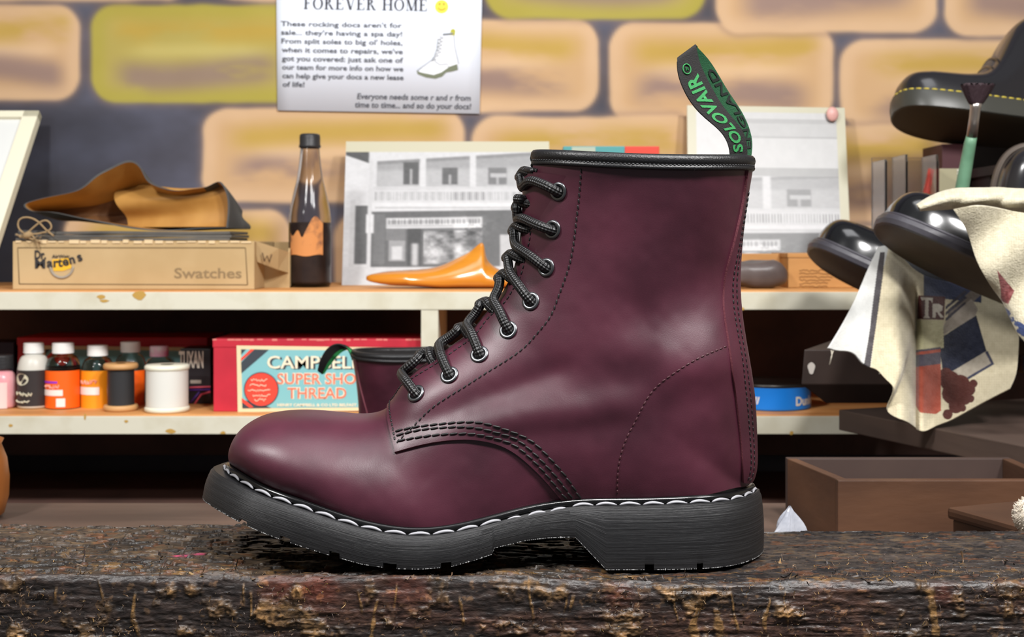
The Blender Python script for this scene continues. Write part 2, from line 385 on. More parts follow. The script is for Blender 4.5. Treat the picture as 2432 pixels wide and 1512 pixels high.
def panel(name, ij, off, m, parent, both=False, skirt=-0.0004, mirror_only=False, edge_mat=None, round_edge=0.0006):
    """a leather piece lying off metres above the last, with its own cut edge"""
    P_ = ev(ij[..., 0], ij[..., 1], off); S_ = ev(ij[..., 0], ij[..., 1], skirt)
    n, mm = P_.shape[:2]
    k = MB()
    for mirror in ([False, True] if both else [mirror_only]):
        A = loc(P_); Bk = loc(S_)
        if mirror: A = mir(A); Bk = mir(Bk)
        g_ = np.cross(A[n//2+1, mm//2]-A[n//2, mm//2], A[n//2, mm//2+1]-A[n//2, mm//2]); k.cur = 0; k.grid(A, flip=bool((g_[1] > 0) != mirror))
        k.cur = 1 if edge_mat else 0
        for sl in ((0, slice(None)), (-1, slice(None)), (slice(None), 0), (slice(None), -1)):
            e = A[sl]; f = Bk[sl]; k.grid(np.stack([e, f]))
    o = k.build(name, [m, edge_mat] if edge_mat else m, parent, local=True)
    if not both:
        nv = np.array([q.normal[:] for q in o.data.vertices]); nn = loc(ev(ij[..., 0], ij[..., 1], 0.0, True)[1]).reshape(-1, 3)
        nv[:len(nn)] = mir(nn) if mirror_only else nn; o.data.normals_split_custom_set_from_vertices(nv.tolist())
    return o
def stitches(name, paths, pitch, frac, rad, off, m, parent, both=False, squash=1.0, slant=0.0, far=None):
    if far is not None: stitches(name, paths, pitch, frac, rad, off, m, far, 'mirror', squash, slant)
    k = MB()
    for ij in paths:
        p, n = ev(ij[:, 0], ij[:, 1], off, True); d = np.r_[0, np.cumsum(np.linalg.norm(np.diff(p, axis=0), axis=1))]
        c = max(1, int(d[-1]/pitch))
        for q in range(c):
            a = (q+0.5)*d[-1]/c; h = frac*pitch/2
            pa = np.array([np.interp(a-h, d, p[:, z]) for z in range(3)]); pb = np.array([np.interp(a+h, d, p[:, z]) for z in range(3)])
            nn = np.array([np.interp(a, d, n[:, z]) for z in range(3)]); ax = (pb-pa)/2; L = np.linalg.norm(ax)
            if L < 1e-7: continue
            bt = np.cross(ax/L, nn); ax = ax+bt*slant*L
            for mr in ((True,) if both == 'mirror' else (False, True) if both else (False,)):
                fn = (lambda z: mir(loc(z))) if mr else loc
                k.ell(fn((pa+pb)/2), fn(ax), fn(bt*rad), fn(nn*rad*squash), 8, 6, 0.5)
    return k.build(name, m, parent, local=True, fixn=True)

def make_boot(root, loop_fn):
    # ---- vamp and body under the quarters
    iv = int(NS*0.62); W = loc(G[:iv]); ring = np.concatenate([W[:, ::-1], mir(W)[:, 1:]], 1)
    link('vamp', fastgrid('vamp', ring, flip=True), LEA, root, local=True)
    # ---- lining seen at the top
    il = int(NS*0.66); ii, jj = np.meshgrid(np.arange(il, NS), np.arange(MT), indexing='ij')
    Wl = loc(ev(ii, jj, -0.0022)); ring = np.concatenate([Wl[:, ::-1], mir(Wl)[:, 1:]], 1)
    link('lining', fastgrid('lining', ring, flip=True), LIN, root, local=True)
    # ---- tongue
    tl = [st(975, 899), st(1244, 402)]
    i0 = int(st(960, 915)[0]); i1 = int(st(1262, 404)[0]); rows = []
    for a in range(i0, i1+1, 2):
        f = (a-i0)/(i1-i0); js = np.linspace(0, 36, 22); off = 0.0006+0.0045*max(0, (f-0.55)/0.45)**1.5
        rows.append(loc(ev(np.full(22, a), js, np.full(22, off)-0.004*(js/36)**2*f)))
    Wt = np.array(rows); ring = np.concatenate([Wt[:, ::-1], mir(Wt)[:, 1:]], 1)
    tg = link('tongue', fastgrid('tongue', ring, flip=True), LEA, root, local=True)
    tb = MB(); tb.tube([tuple(p+np.array([0, 0, 0.0006])) for p in ring[-1][12:-12]], 0.0013, 8); tb.build('tongue_binding', BLK, tg, local=True)
    # ---- quarters
    FE = [(940,1075),(932,1045),(925,1010),(923,978),(928,948),(942,926),(962,912),(992,891),(1046,855),(1091,823),(1120,802),(1138,781),(1156,753),(1199,712),(1213,688),(1235,648),(1245,612),(1254,578),(1259,540),(1264,484),(1269,426),(1273,388)]
    SD = [(938,1076),(992,1060),(1062,1047),(1134,1044),(1181,1053),(1220,1071),(1263,1106),(1296,1142),(1330,1186)]
    fe = stp(FE, 120, dense=300); sd = stp(SD, 90)
    fe[0] = sd[0]
    iD = sd[-1][0]; ih = IB-3
    fe[-1] = (NS-1.5, fe[-1][1]); w_ = np.linspace(0, 1, 90)**6; sd[:, 1] = sd[:, 1]*(1-w_)+(MT-1)*w_
    sdm = sd.copy(); sdm[:, 0] = np.maximum.accumulate(sdm[:, 0]+np.arange(len(sd))*1e-4); fem = fe.copy(); fem[:, 0] = np.maximum.accumulate(fem[:, 0]+np.arange(len(fe))*1e-4)
    ia = max(sdm[0, 0], fem[0, 0]); id_ = np.linspace(ia, NS-1.5, 30000)
    jl = np.interp(id_, fem[:, 0], fem[:, 1]); jh = np.where(id_ < sdm[-1, 0], np.interp(id_, sdm[:, 0], sdm[:, 1]), MT-1)
    dq = np.r_[0, np.cumsum(np.sqrt((np.diff(id_)*1.2)**2+np.diff(jl)**2+np.diff(jh)**2))]; tq = np.linspace(0, dq[-1], 460)
    ii = np.interp(tq, dq, id_); jl = np.interp(tq, dq, jl); jh = np.interp(tq, dq, jh)
    jh = np.maximum(jh, jl); tq = np.linspace(0, 1, 140)[None]
    ij = np.stack([np.repeat(ii[:, None], 140, 1), jl[:, None]*(1-tq)+jh[:, None]*tq], -1)
    nq = panel('quarter', ij, 0.0016, LEA, root, edge_mat=LEA_RAW)
    fq = panel('quarter', ij, 0.0016, LEA, root, mirror_only=True, edge_mat=LEA_RAW)
    # stitching of the near quarter (and its mirror on the far one)
    A_ = [(941,1028),(992,1016),(1048,1010),(1134,1005),(1181,1013),(1230,1029),(1270,1053),(1303,1084),(1336,1120),(1378,1180)]
    B_ = [(943,1038),(992,1025),(1048,1019),(1134,1017),(1181,1026),(1224,1041),(1257,1066),(1293,1100),(1326,1137),(1358,1180)]
    C_ = [(946,1051),(995,1041),(1062,1033),(1134,1031),(1181,1041),(1220,1056),(1253,1081),(1290,1117),(1320,1153),(1345,1182)]
    Fl = [(942,1056),(965,1034),(995,1003),(1015,981),(1048,955),(1101,922),(1148,892),(1197,862),(1247,826),(1280,790),(1310,750),(1325,713),(1341,670),(1355,627),(1365,574),(1371,525),(1378,465),(1383,398)]
    El = [(940,1050),(934,1005),(930,968),(934,945),(945,928),(962,917),(995,896),(1048,863),(1092,831),(1124,808),(1143,787),(1164,759),(1204,720),(1219,697),(1243,653),(1253,612),(1262,578),(1267,540),(1272,484),(1278,426),(1283,398)]
    Hc = [(1465,1170),(1469,1099),(1477,1066),(1490,1033),(1507,1000),(1530,955),(1560,917),(1594,889),(1647,856),(1690,836),(1722,823)]
    tri = stitches('triple_stitching', [stp(A_), stp(B_), stp(C_)], 0.0047, 0.94, 0.00062, 0.0020, THR, nq, squash=0.8, slant=0.10, far=fq)
    stitches('facing_stitching', [stp(Fl, dense=320)], 0.0032, 0.74, 0.00048, 0.0018, THR, nq, squash=0.7, slant=0.25, far=fq)
    stitches('edge_stitching', [stp(El, dense=320)], 0.0031, 0.72, 0.00048, 0.0018, THR, nq, squash=0.7, far=fq)
    stitches('counter_stitching', [stp(Hc)], 0.0031, 0.7, 0.0005, 0.0017, mat('dark_red_thread', (58, 22, 30), 0.5), nq, squash=0.8, far=fq)
    # a fine crease row beside every seam
    # ---- backstay
    BE = [(1757,1141),(1756,1110),(1752,1050),(1744,975),(1735,905),(1727,840),(1715,760),(1711,700),(1718,640),(1731,590),(1745,530),(1755,480),(1762,430),(1766,400)]
    be = stp(BE, 120, to=(1500, 800))
    be[-1] = (NS-1.5, be[-1][1])
    cols = []
    for a, b in be: ae = IB+(a-be[0][0])/(be[-1][0]-be[0][0])*(NS-1.5-IB); cols.append([(a+(ae-a)*c, b+(MT-1-b)*c) for c in np.linspace(0, 1, 16)])
    cols = np.array(cols)
    Pn = ev(cols[..., 0], cols[..., 1], 0.0030); Pb = ev(cols[..., 0], cols[..., 1], 0.0010)
    A = loc(Pn); full = np.concatenate([A, mir(A)[:, -2::-1]], 1); k = MB(); k.grid(full, flip=True)
    Bk = loc(Pb); k.cur = 1; k.grid(np.stack([A[:, 0], Bk[:, 0]])); k.grid(np.stack([mir(A)[:, 0], mir(Bk)[:, 0]])); k.grid(np.stack([full[0], np.concatenate([Bk[0], mir(Bk)[0, -2::-1]])]))
    bs = k.build('backstay', [LEA, LEA_RAW], root, local=True)
    r1 = be.copy(); r1[:, 1] = be[:, 1]+(MT-1-be[:, 1])*0.27; r2 = be.copy(); r2[:, 1] = be[:, 1]+(MT-1-be[:, 1])*0.42
    stitches('backstay_stitching', [r1[2:-8], r2[2:-8]], 0.0031, 0.72, 0.00052, 0.0031, THR, bs, squash=0.7)
    # ---- collar binding
    jf = fe[-1][1]-0.8; js = np.linspace(jf, MT-1, 90); p, n = ev(np.full(90, NS-1.01), js, 0.0, True)
    hn = n.copy(); hn[:, 2] = 0; hn /= np.linalg.norm(hn, axis=1, keepdims=True)
    Ap = loc(p); An = loc(hn); path = np.concatenate([Ap, mir(Ap)[-2::-1]]); nn = np.concatenate([An, mir(An)[-2::-1]])
    prof = [(0.3,-7.4),(2.6,-7.3),(3.1,-6.4),(3.0,-5.6),(2.5,-4.9),(2.4,-4.5),(3.0,-3.8),(3.4,-2.2),(3.0,-0.4),(2.0,0.7),(0.2,1.1),(-1.6,0.6),(-2.6,-1.2),(-2.6,-7)]
    R = np.array([[q+h*o*1e-3+np.array([0, 0, z*1e-3]) for o, z in prof] for q, h in zip(path, nn)])
    k = MB(); k.grid(R); k.f.append(tuple(range(len(prof)))); k.mi.append(0); k.f.append(tuple(len(prof)*(len(R)-1)+z for z in reversed(range(len(prof))))); k.mi.append(0)
    cb = k.build('collar_binding', BLK, root, local=True, fixn=True)
    k = MB(); pp = [q+h*2.55e-3+np.array([0, 0, -4.65e-3]) for q, h in zip(path, nn)]; pp = resample(pp, 150)
    for a in range(len(pp)-1):
        c = (pp[a]+pp[a+1])/2; ax = (pp[a+1]-pp[a])*0.36; b = Vector(ax).normalized().cross(Vector((0, 0, 1)))
        k.ell(c, ax, tuple(b*0.0005), (0, 0, 0.00042))
    k.build('binding_stitching', mat('grey_black_thread', (60, 60, 62), 0.4), cb, local=True)
    # ---- outsole
    Ei = np.arange(0, int(np.argmax((AX[:, 4] < 0.004) & (np.arange(NS) > NS//3)))+1); ex, ez, ew = AX[Ei, 2], AX[Ei, 3], AX[Ei, 4]; ex = np.r_[ex, P(1781, 1140, Y0).x]; ew = np.r_[ew, 0]; ez = np.minimum(np.r_[ez, ez[-1]], np.where(np.r_[ex] > 0.08, HC-(1147-HY)*KP, 1))
    ol = resample(np.c_[ex, ew, ez], 400); ol[0, 1] = 0; ol[-1, 1] = 0
    T = np.gradient(ol[:, :2], axis=0); nv = np.c_[-T[:, 1], T[:, 0]]; nv /= np.linalg.norm(nv, axis=1, keepdims=True)+1e-12
    if nv[200, 1] < 0: nv = -nv
    nv[0] = (-1, 0); nv[-1] = (1, 0)
    for z in (0, 1): nv[:, z] = smooth1(nv[:, z], 5)
    nv[0] = (-1, 0); nv[-1] = (1, 0)
    s = np.linspace(0, 1, 400)
    dtop = 1e-3*(6.3+3.6*np.exp(-(s/0.16)**2)-0.3*np.exp(-((s-1)/0.1)**2)-1.8*np.exp(-((s-0.60)/0.10)**2))
    dbot = dtop+1e-3*(0.3+5.0*np.exp(-(s/0.14)**2)+1.2*np.exp(-((s-1)/0.08)**2))
    zt = smooth1(ol[:, 2]-1e-3*(3.2-1.0*np.exp(-(s/0.08)**2)), 6)
    top = np.c_[ol[:, :2]+nv*dtop[:, None], zt]; bo = np.c_[ol[:, :2]+nv*dbot[:, None]]
    top[0, 1] = top[-1, 1] = bo[0, 1] = bo[-1, 1] = 0; top[:, 1] = np.maximum(top[:, 1], 0); bo[:, 1] = np.maximum(bo[:, 1], 0)
    WB = ([480,500,540,600,700,800,1000,1165,1365,1500,1700,1780,1812], [0,24,38,46,54,59,59,53,43.5,42,40.5,27,0])
    base = [(480,1176),(500,1197),(530,1216),(570,1238),(620,1261),(690,1288),(780,1319),(860,1341),(930,1351),(1000,1353),(1070,1346),(1130,1330),(1168,1318),(1174,1303),(1250,1286),(1300,1280),(1366,1276),(1440,1346),(1530,1352),(1660,1353),(1700,1352),(1813,1312)]
    def px_xz(u, v):
        w = np.interp(u, *WB)*1e-3; q = P(u, v, Y0-w); return q.x, q.z
    bx = np.array([px_xz(*q) for q in base]); bx[-5:, 1] = bx[-5:, 1].mean()
    nt = [(570,588,2.2),(667,690,2.2),(782,806,2.6),(910,942,2.7),(1047,1072,2.7),(1531,1553,3.0),(1655,1670,3.0)]
    ntx = [(px_xz(a, 1300)[0], px_xz(b, 1300)[0], h*1e-3) for a, b, h in nt]
    def zbot(x):
        z = np.interp(x, bx[:, 0], bx[:, 1])
        for a, b, h in ntx: z = z+h*((x > a) & (x < b))
        return z
    cr = np.concatenate([[a-1e-5, a+1e-5, b-1e-5, b+1e-5] for a, b, _ in ntx]+[[bx[12, 0], bx[13, 0], bx[16, 0], bx[17, 0]]])
    # stations: dense along the outline plus every tread corner
    d = np.r_[0, np.cumsum(np.linalg.norm(np.diff(bo, axis=0), axis=1))]; tt = np.linspace(0, d[-1], 620)
    tx = np.interp(np.sort(cr), bo[:, 0], d); tt = np.unique(np.r_[tt, tx])
    I = lambda A: np.stack([np.interp(tt, d, A[:, c]) for c in range(A.shape[1])], -1)
    tp, bt, sl = I(top), I(bo), tt/d[-1]; zb = zbot(bt[:, 0]); nrm2 = I(nv)
    bt3 = np.c_[bt, zb]; rows = []
    fr = [0, 0.05, 0.10, 0.3, 0.5, 0.7, 0.88, 0.97, 1.0]
    zfull = np.interp(bt[:, 0], bx[:, 0], bx[:, 1])
    for f in fr:
        q = tp*(1-f)+np.c_[bt, zfull]*f; q[:, 2] = np.maximum(q[:, 2], zb) if f < 1 else zb; bul = 0.0010*math.sin(math.pi*f)-(0.0008 if f == 0 else 0)-0.0006*(0.02 < f < 0.08)
        q[:, :2] += nrm2*bul; q[:, 1] = np.maximum(q[:, 1], 0); rows.append(q)
    Rr = np.array(rows)                         # (rows, stations, (x,w,z))
    Rr[:, 0, 1] = 0; Rr[:, -1, 1] = 0
    k = MB(); nR, nS = Rr.shape[:2]
    N_ = loc(Rr); F_ = mir(N_)
    k.grid(N_, flip=False); k.grid(F_, flip=True); k.grid(np.stack([N_[0], F_[0]])); k.grid(np.stack([N_[-1], F_[-1]]), flip=True)
    me_o = k.build('outsole', RUB, root, local=True, fixn=False)
    me = me_o.data; uvl = me.uv_layers.new(name='UVMap'); vi = np.empty(len(me.loops), np.int32); me.loops.foreach_get('vertex_index', vi)
    uvv = np.zeros((len(me.vertices), 2)); g = np.zeros((nR, nS, 2)); g[:, :, 0] = sl[None]*0.38; g[:, :, 1] = (Rr[:, :, 2]-Rr[-1:, :, 2]*0)/1.0
    # grooves follow the sole's curve
    g[:, :, 1] = np.array(fr)[:, None]*0.034
    uvv[:nR*nS] = g.reshape(-1, 2); uvv[nR*nS:2*nR*nS] = g.reshape(-1, 2); uvl.data.foreach_set('uv', uvv[vi].ravel())
    bv = bmesh.new(); bv.from_mesh(me); 
    for e in bv.edges:
        if len(e.link_faces) == 2 and e.calc_face_angle(0) > 0.6: e.smooth = False
    bv.to_mesh(me); bv.free()
    # pale flash along the lower edge
    k = MB(); 
    fl = resample(np.c_[bt, zb], 900)
    for q in range(len(fl)-1):
        if random.random() < 0.5: continue
        if fl[q, 2] > zbot(fl[q, 0])+1e-3 or abs(fl[q, 2]-np.interp(fl[q, 0], bx[:, 0], bx[:, 1])) > 6e-4: continue
        h = random.uniform(0.00015, 0.0004)*(1.9 if random.random() < 0.05 else 1)
        c = fl[q]; k.ell((c[0], -c[1], c[2]+0.0002), ((fl[q+1]-fl[q])[0]*0.7, -(fl[q+1]-fl[q])[1]*0.7, (fl[q+1]-fl[q])[2]), (0, h*0.7, 0), (0, 0, h), 5, 3)
    k.build('moulding_flash', FLASH, me_o, local=True)
    # ---- rand and welt stitches
    full = np.concatenate([np.c_[ol[:, 0], -ol[:, 1], ol[:, 2]], np.c_[ol[::-1, 0], ol[::-1, 1], ol[::-1, 2]][1:]])
    nfull = np.concatenate([np.c_[nv[:, 0], -nv[:, 1]], np.c_[nv[::-1, 0], nv[::-1, 1]][1:]])
    rp = np.c_[full[:, :2]+nfull*0.0012, full[:, 2]-0.0016]; k = MB(); k.tube(resample(rp, 360), 0.0020, 10); k.build('welt_rand', RAND, root, local=True)
    zz = np.concatenate([zt, zt[::-1][1:]]); wp = np.c_[full[:, :2]+nfull*0.0039, zz+0.0004]
    wp = resample(wp, 1400); L = np.r_[0, np.cumsum(np.linalg.norm(np.diff(wp, axis=0), axis=1))]; c = int(L[-1]/0.0122); k = MB()
    for q in range(c):
        a = np.linspace((q+0.06)*L[-1]/c, (q+0.94)*L[-1]/c, 9); pts = np.stack([np.interp(a, L, wp[:, z]) for z in range(3)], -1)
        xx = pts[4, 0]
        if -0.008 < xx < 0.030: pts[:, 2] -= 0.0013
        arch = np.sin(np.linspace(0, math.pi, 9)); pts[:, 2] += arch*0.0008-0.0002
        inn = np.array([-pts[4, 0]+0.02, -pts[4, 1], 0]); inn /= np.linalg.norm(inn); pts += inn[None]*arch[:, None]*0.0007
        k.tube(pts, list(0.00030+0.00055*arch**0.6), 8)
    k.build('welt_stitching', WTHR, root, local=True)
    # ---- eyelets
    EY = [(1330,455),(1316,545),(1301,636),(1264,717),(1210,786),(1141,845),(1070,894),(992,938)]
    EYij = [st(*q) for q in EY]
    for mr in (False, True):
        for (a, b) in EYij:
            p, n = ev(a, b, 0.0019, True); p = loc(p); n = loc(n)
            if mr: p = mir(p); n = mir(n)
            n = Vector(n); ax = n.cross(Vector((0, 0, 1))).normalized(); ay = n.cross(ax); k = MB()
            ring = []
            for z in range(32):
                t = 2*math.pi*z/32; rd = ax*math.cos(t)+ay*math.sin(t)
                ring.append([tuple(Vector(p)+rd*(0.0040+0.00115*math.cos(f))+n*(0.0008*math.sin(f))) for f in np.linspace(0, 2*math.pi, 11)[:-1]])
            ring.append(ring[0]); k.grid(ring, closed_v=True); k.cur = 1
            k.add([tuple(Vector(p)+(ax*math.cos(2*math.pi*z/24)+ay*math.sin(2*math.pi*z/24))*0.0036+n*0.0001) for z in range(24)], [tuple(range(24))])
            k.build('eyelet', [EYE, HOLE], root, local=True, fixn=False)
    # ---- lace
    LC = [[(1332,458),(1320,447),(1300,437),(1278,433),(1262,442)], [(1318,548),(1302,540),(1278,529),(1258,521),(1248,512)], [(1303,639),(1287,622),(1266,605),(1250,592),(1243,575)],
          [(1266,720),(1254,700),(1241,678),(1232,660),(1228,640)], [(1212,789),(1205,768),(1195,742),(1190,722),(1200,700)], [(1143,848),(1137,824),(1129,798),(1128,783),(1146,758)],
          [(1072,897),(1062,872),(1056,848),(1062,832),(1085,814)], [(994,941),(984,924),(973,908),(968,897),(985,888)]]
    k = MB(); uvs = []
    def lace_path(px, mr, sg):
        a = [st(*q) for q in px]; out = []
        p, n = ev(a[0][0], a[0][1], -0.004, True); out.append(loc(p))
        for (i, j), o in zip(a, (0.0012, 0.0050, 0.0052, 0.0055, 0.0052)): out.append(loc(ev(i, j, o)))
        ic = (a[-1][0])+3.0
        for dj, o in ((3.5, 0.0062), (0, 0.0066)): out.append(loc(ev(min(NS-2, ic+4), dj, o)))
        for dj, o in ((3.5, 0.0052), (8, 0.0036), (14, -0.0005)): out.append(mir(loc(ev(min(NS-2, ic+9), dj, o))))
        out = np.array(out)
        if mr: out = mir(out)
        return cspline(out, 60)
    for mr in (False, True):
        for q, px in enumerate(LC):
            pts = lace_path(px, mr, 1); o = len(k.v); k.tube(pts, 0.0027, 12); L = np.r_[0, np.cumsum(np.linalg.norm(np.diff(pts, axis=0), axis=1))]
            for a in range(len(pts)):
                for b in range(12): uvs.append((L[a]/0.0030, b/12*5))
    # the cut knot end near the top
    kn = np.array([loc(ev(*st(1262, 478), 0.0035)), loc(ev(*st(1258, 476), 0.005)), P(1240, 473, Y0-0.012)-Vector((0, Y0, 0)), P(1226, 472, Y0-0.010)-Vector((0, Y0, 0))])
    pts = cspline(kn, 20); k.tube(pts, 0.0027, 12); L = np.r_[0, np.cumsum(np.linalg.norm(np.diff(pts, axis=0), axis=1))]
    for a in range(20):
        for b in range(12): uvs.append((L[a]/0.0030, b/12*5))
    lo = k.build('lace', CORD, root, local=True); me = lo.data; uvl = me.uv_layers.new(name='UVMap'); vi = np.empty(len(me.loops), np.int32); me.loops.foreach_get('vertex_index', vi)
    uvl.data.foreach_set('uv', np.array(uvs)[vi].ravel())
    loop_fn(root)

def pull_loop(Lp, Rp, back, text=True):
    """woven tape loop; Lp/Rp are local 3-D edge polylines of the near strand (bottom to fold), back: shift of the far strand"""
    def f(root):
        n = 60; Lc = cspline(Lp, n); Rc = cspline(Rp, n); m = 14
        t = np.linspace(0, 1, m)[None, :, None]
        near = Rc[:, None]*(1-t)+Lc[:, None]*t
        B2 = cspline(back, n); far = (B2[:, None]+(near[:, :1]*0+(Lc-Rc)[:, None]*t*0.9))[::-1]*1.0; wf = np.linspace(0, 1, n)[:, None, None]**0.5; far = near[::-1]*(1-wf)*0+far
        mid = []
        for a in np.linspace(0, math.pi, 9)[1:-1]:
            c = (near[-1]+far[0])/2; h = (near[-1]-far[0])/2; up = near[-1]-near[-4]; up = up/np.linalg.norm(up, axis=1, keepdims=True)
            mid.append(c+h*math.cos(a)+up*np.linalg.norm(h, axis=1, keepdims=True)*math.sin(a)*0.8)
        S = np.concatenate([near, np.array(mid), far]); N_ = np.cross(np.gradient(S, axis=0), np.gradient(S, axis=1)); N_ /= np.linalg.norm(N_, axis=2, keepdims=True)+1e-12
        if N_[n//2, m//2, 1] > 0: N_ = -N_
        k = MB(); k.grid(S+N_*0.0007); k.cur = 1; k.grid(S-N_*0.0007); k.cur = 0
        for sl in ((slice(None), 0), (slice(None), -1)): k.grid(np.stack([(S+N_*0.0007)[sl], (S-N_*0.0007)[sl]]))
        lp = k.build('pull_loop', [TAPE, DGREEN], root, local=True, fixn=False)
        if text:
            v, fc = text_verts('SOLOVAIR', 1.0, 0.03, space=1.06); x0, x1 = v[:, 0].min(), v[:, 0].max(); y0, y1 = v[:, 1].min(), v[:, 1].max()
            b = bmesh.new(); vs = [b.verts.new((p[0], p[1], 0)) for p in v]
            for q in fc: 
                try: b.faces.new([vs[z] for z in q])
                except ValueError: pass
            bmesh.ops.triangulate(b, faces=b.faces); bmesh.ops.subdivide_edges(b, edges=[e for e in b.edges if e.calc_length() > 0.12], cuts=2)
            bmesh.ops.triangulate(b, faces=b.faces)
            b.verts.index_update(); v = np.array([q.co[:] for q in b.verts]); fc = [[q.index for q in ff.verts] for ff in b.faces]; b.free()
            def place(v, s0, s1, l0, l1, S, N_, side):
                a = s0+(s1-s0)*(v[:, 0]-x0)/(x1-x0); l = l0+(l1-l0)*(v[:, 1]-y0)/(y1-y0)
                a = np.clip(a, 0, len(S)-1.001); l = np.clip(l*(m-1), 0, m-1.001); ai = a.astype(int); li = l.astype(int); fa = (a-ai)[:, None]; fl = (l-li)[:, None]
                bl = lambda A: (A[ai, li]*(1-fa)+A[ai+1, li]*fa)*(1-fl)+(A[ai, li+1]*(1-fa)+A[ai+1, li+1]*fa)*fl
                return bl(S)+bl(N_)*side
            k = MB(); k.add(place(v, 6, n*0.80, 0.24, 0.80, S, N_, 0.0010), fc)
            # registered mark as a small ring
            cen = S[int(n*0.88), int(m*0.62)]+N_[int(n*0.88), int(m*0.62)]*0.0010
            T = S[int(n*0.9), m//2]-S[int(n*0.86), m//2]; T /= np.linalg.norm(T); B = np.cross(N_[int(n*0.88), m//2], T)
            ring = [cen+(T*math.cos(q)*1.25+B*math.sin(q))*0.0022 for q in np.linspace(0, 2*math.pi, 20)]; k.tube(ring, 0.00035, 6)
            k.tube([cen-T*0.001+B*0.0004, cen+T*0.001+B*0.0004, cen+T*0.0006-B*0.0007, cen-B*0.0004, cen-T*0.001-B*0.0008], 0.0003, 6)
            k.build('lettering', GREEN, lp, local=True)
            v2, fc2 = text_verts('ENGLAND', 1.0, 0.02); x0, x1 = v2[:, 0].min(), v2[:, 0].max(); y0, y1 = v2[:, 1].min(), v2[:, 1].max()
            nn = len(S); k = MB(); k.add(place(v2, nn-8, nn-int(n*0.80), 0.06, 0.40, S, N_, -0.0010), fc2); k.build('reverse_lettering', mat('dark_reverse_letters', (14, 24, 18), 0.8), lp, local=True)
    return f
def LP(u, v, d): q = P(u, v, Y0-d*1e-3); return (q.x, q.y-Y0, q.z)
main_loop = pull_loop(
    [LP(1734,392,8), LP(1731,350,9), LP(1715,317,9.5), LP(1682,286,10), LP(1648,252,10), LP(1624,213,10), LP(1610,172,9.5), LP(1608,146,9)],
    [LP(1774,392,7), LP(1773,345,8), LP(1763,311,8), LP(1744,286,8), LP(1716,252,7.5), LP(1688,205,7), LP(1662,150,7), LP(1653,112,7)],
    [LP(1781,388,-8), LP(1786,345,-9), LP(1781,312,-9), LP(1761,266,-8), LP(1727,214,-6), LP(1686,147,-1), LP(1656,113,4)])
boot = thing('leather_boot', (0, Y0, 0), 'large burgundy leather lace-up boot with black pull loop standing on the rough bench', 'boot')
make_boot(boot, main_loop)
# ================================================================== ROOM SHELL, BENCH AND TABLES
YW = 1.83
def struct(name, a, b, m):
    o = box_obj(name, a, b, m); o['kind'] = 'structure'; return o
struct('floor', (-1.7, -0.7, -0.95), (1.7, YW+0.05, -0.90), mat('grey_floor', (90, 84, 78), 0.7, c2=(70, 66, 62), nscale=8))
struct('wall_left', (-1.75, -0.7, -0.90), (-1.70, YW+0.05, 2.0), mat('pale_side_wall', (188, 178, 160), 0.8))
struct('wall_right', (1.70, -0.7, -0.90), (1.75, YW+0.05, 2.0), mat('pale_side_wall', (188, 178, 160), 0.8))

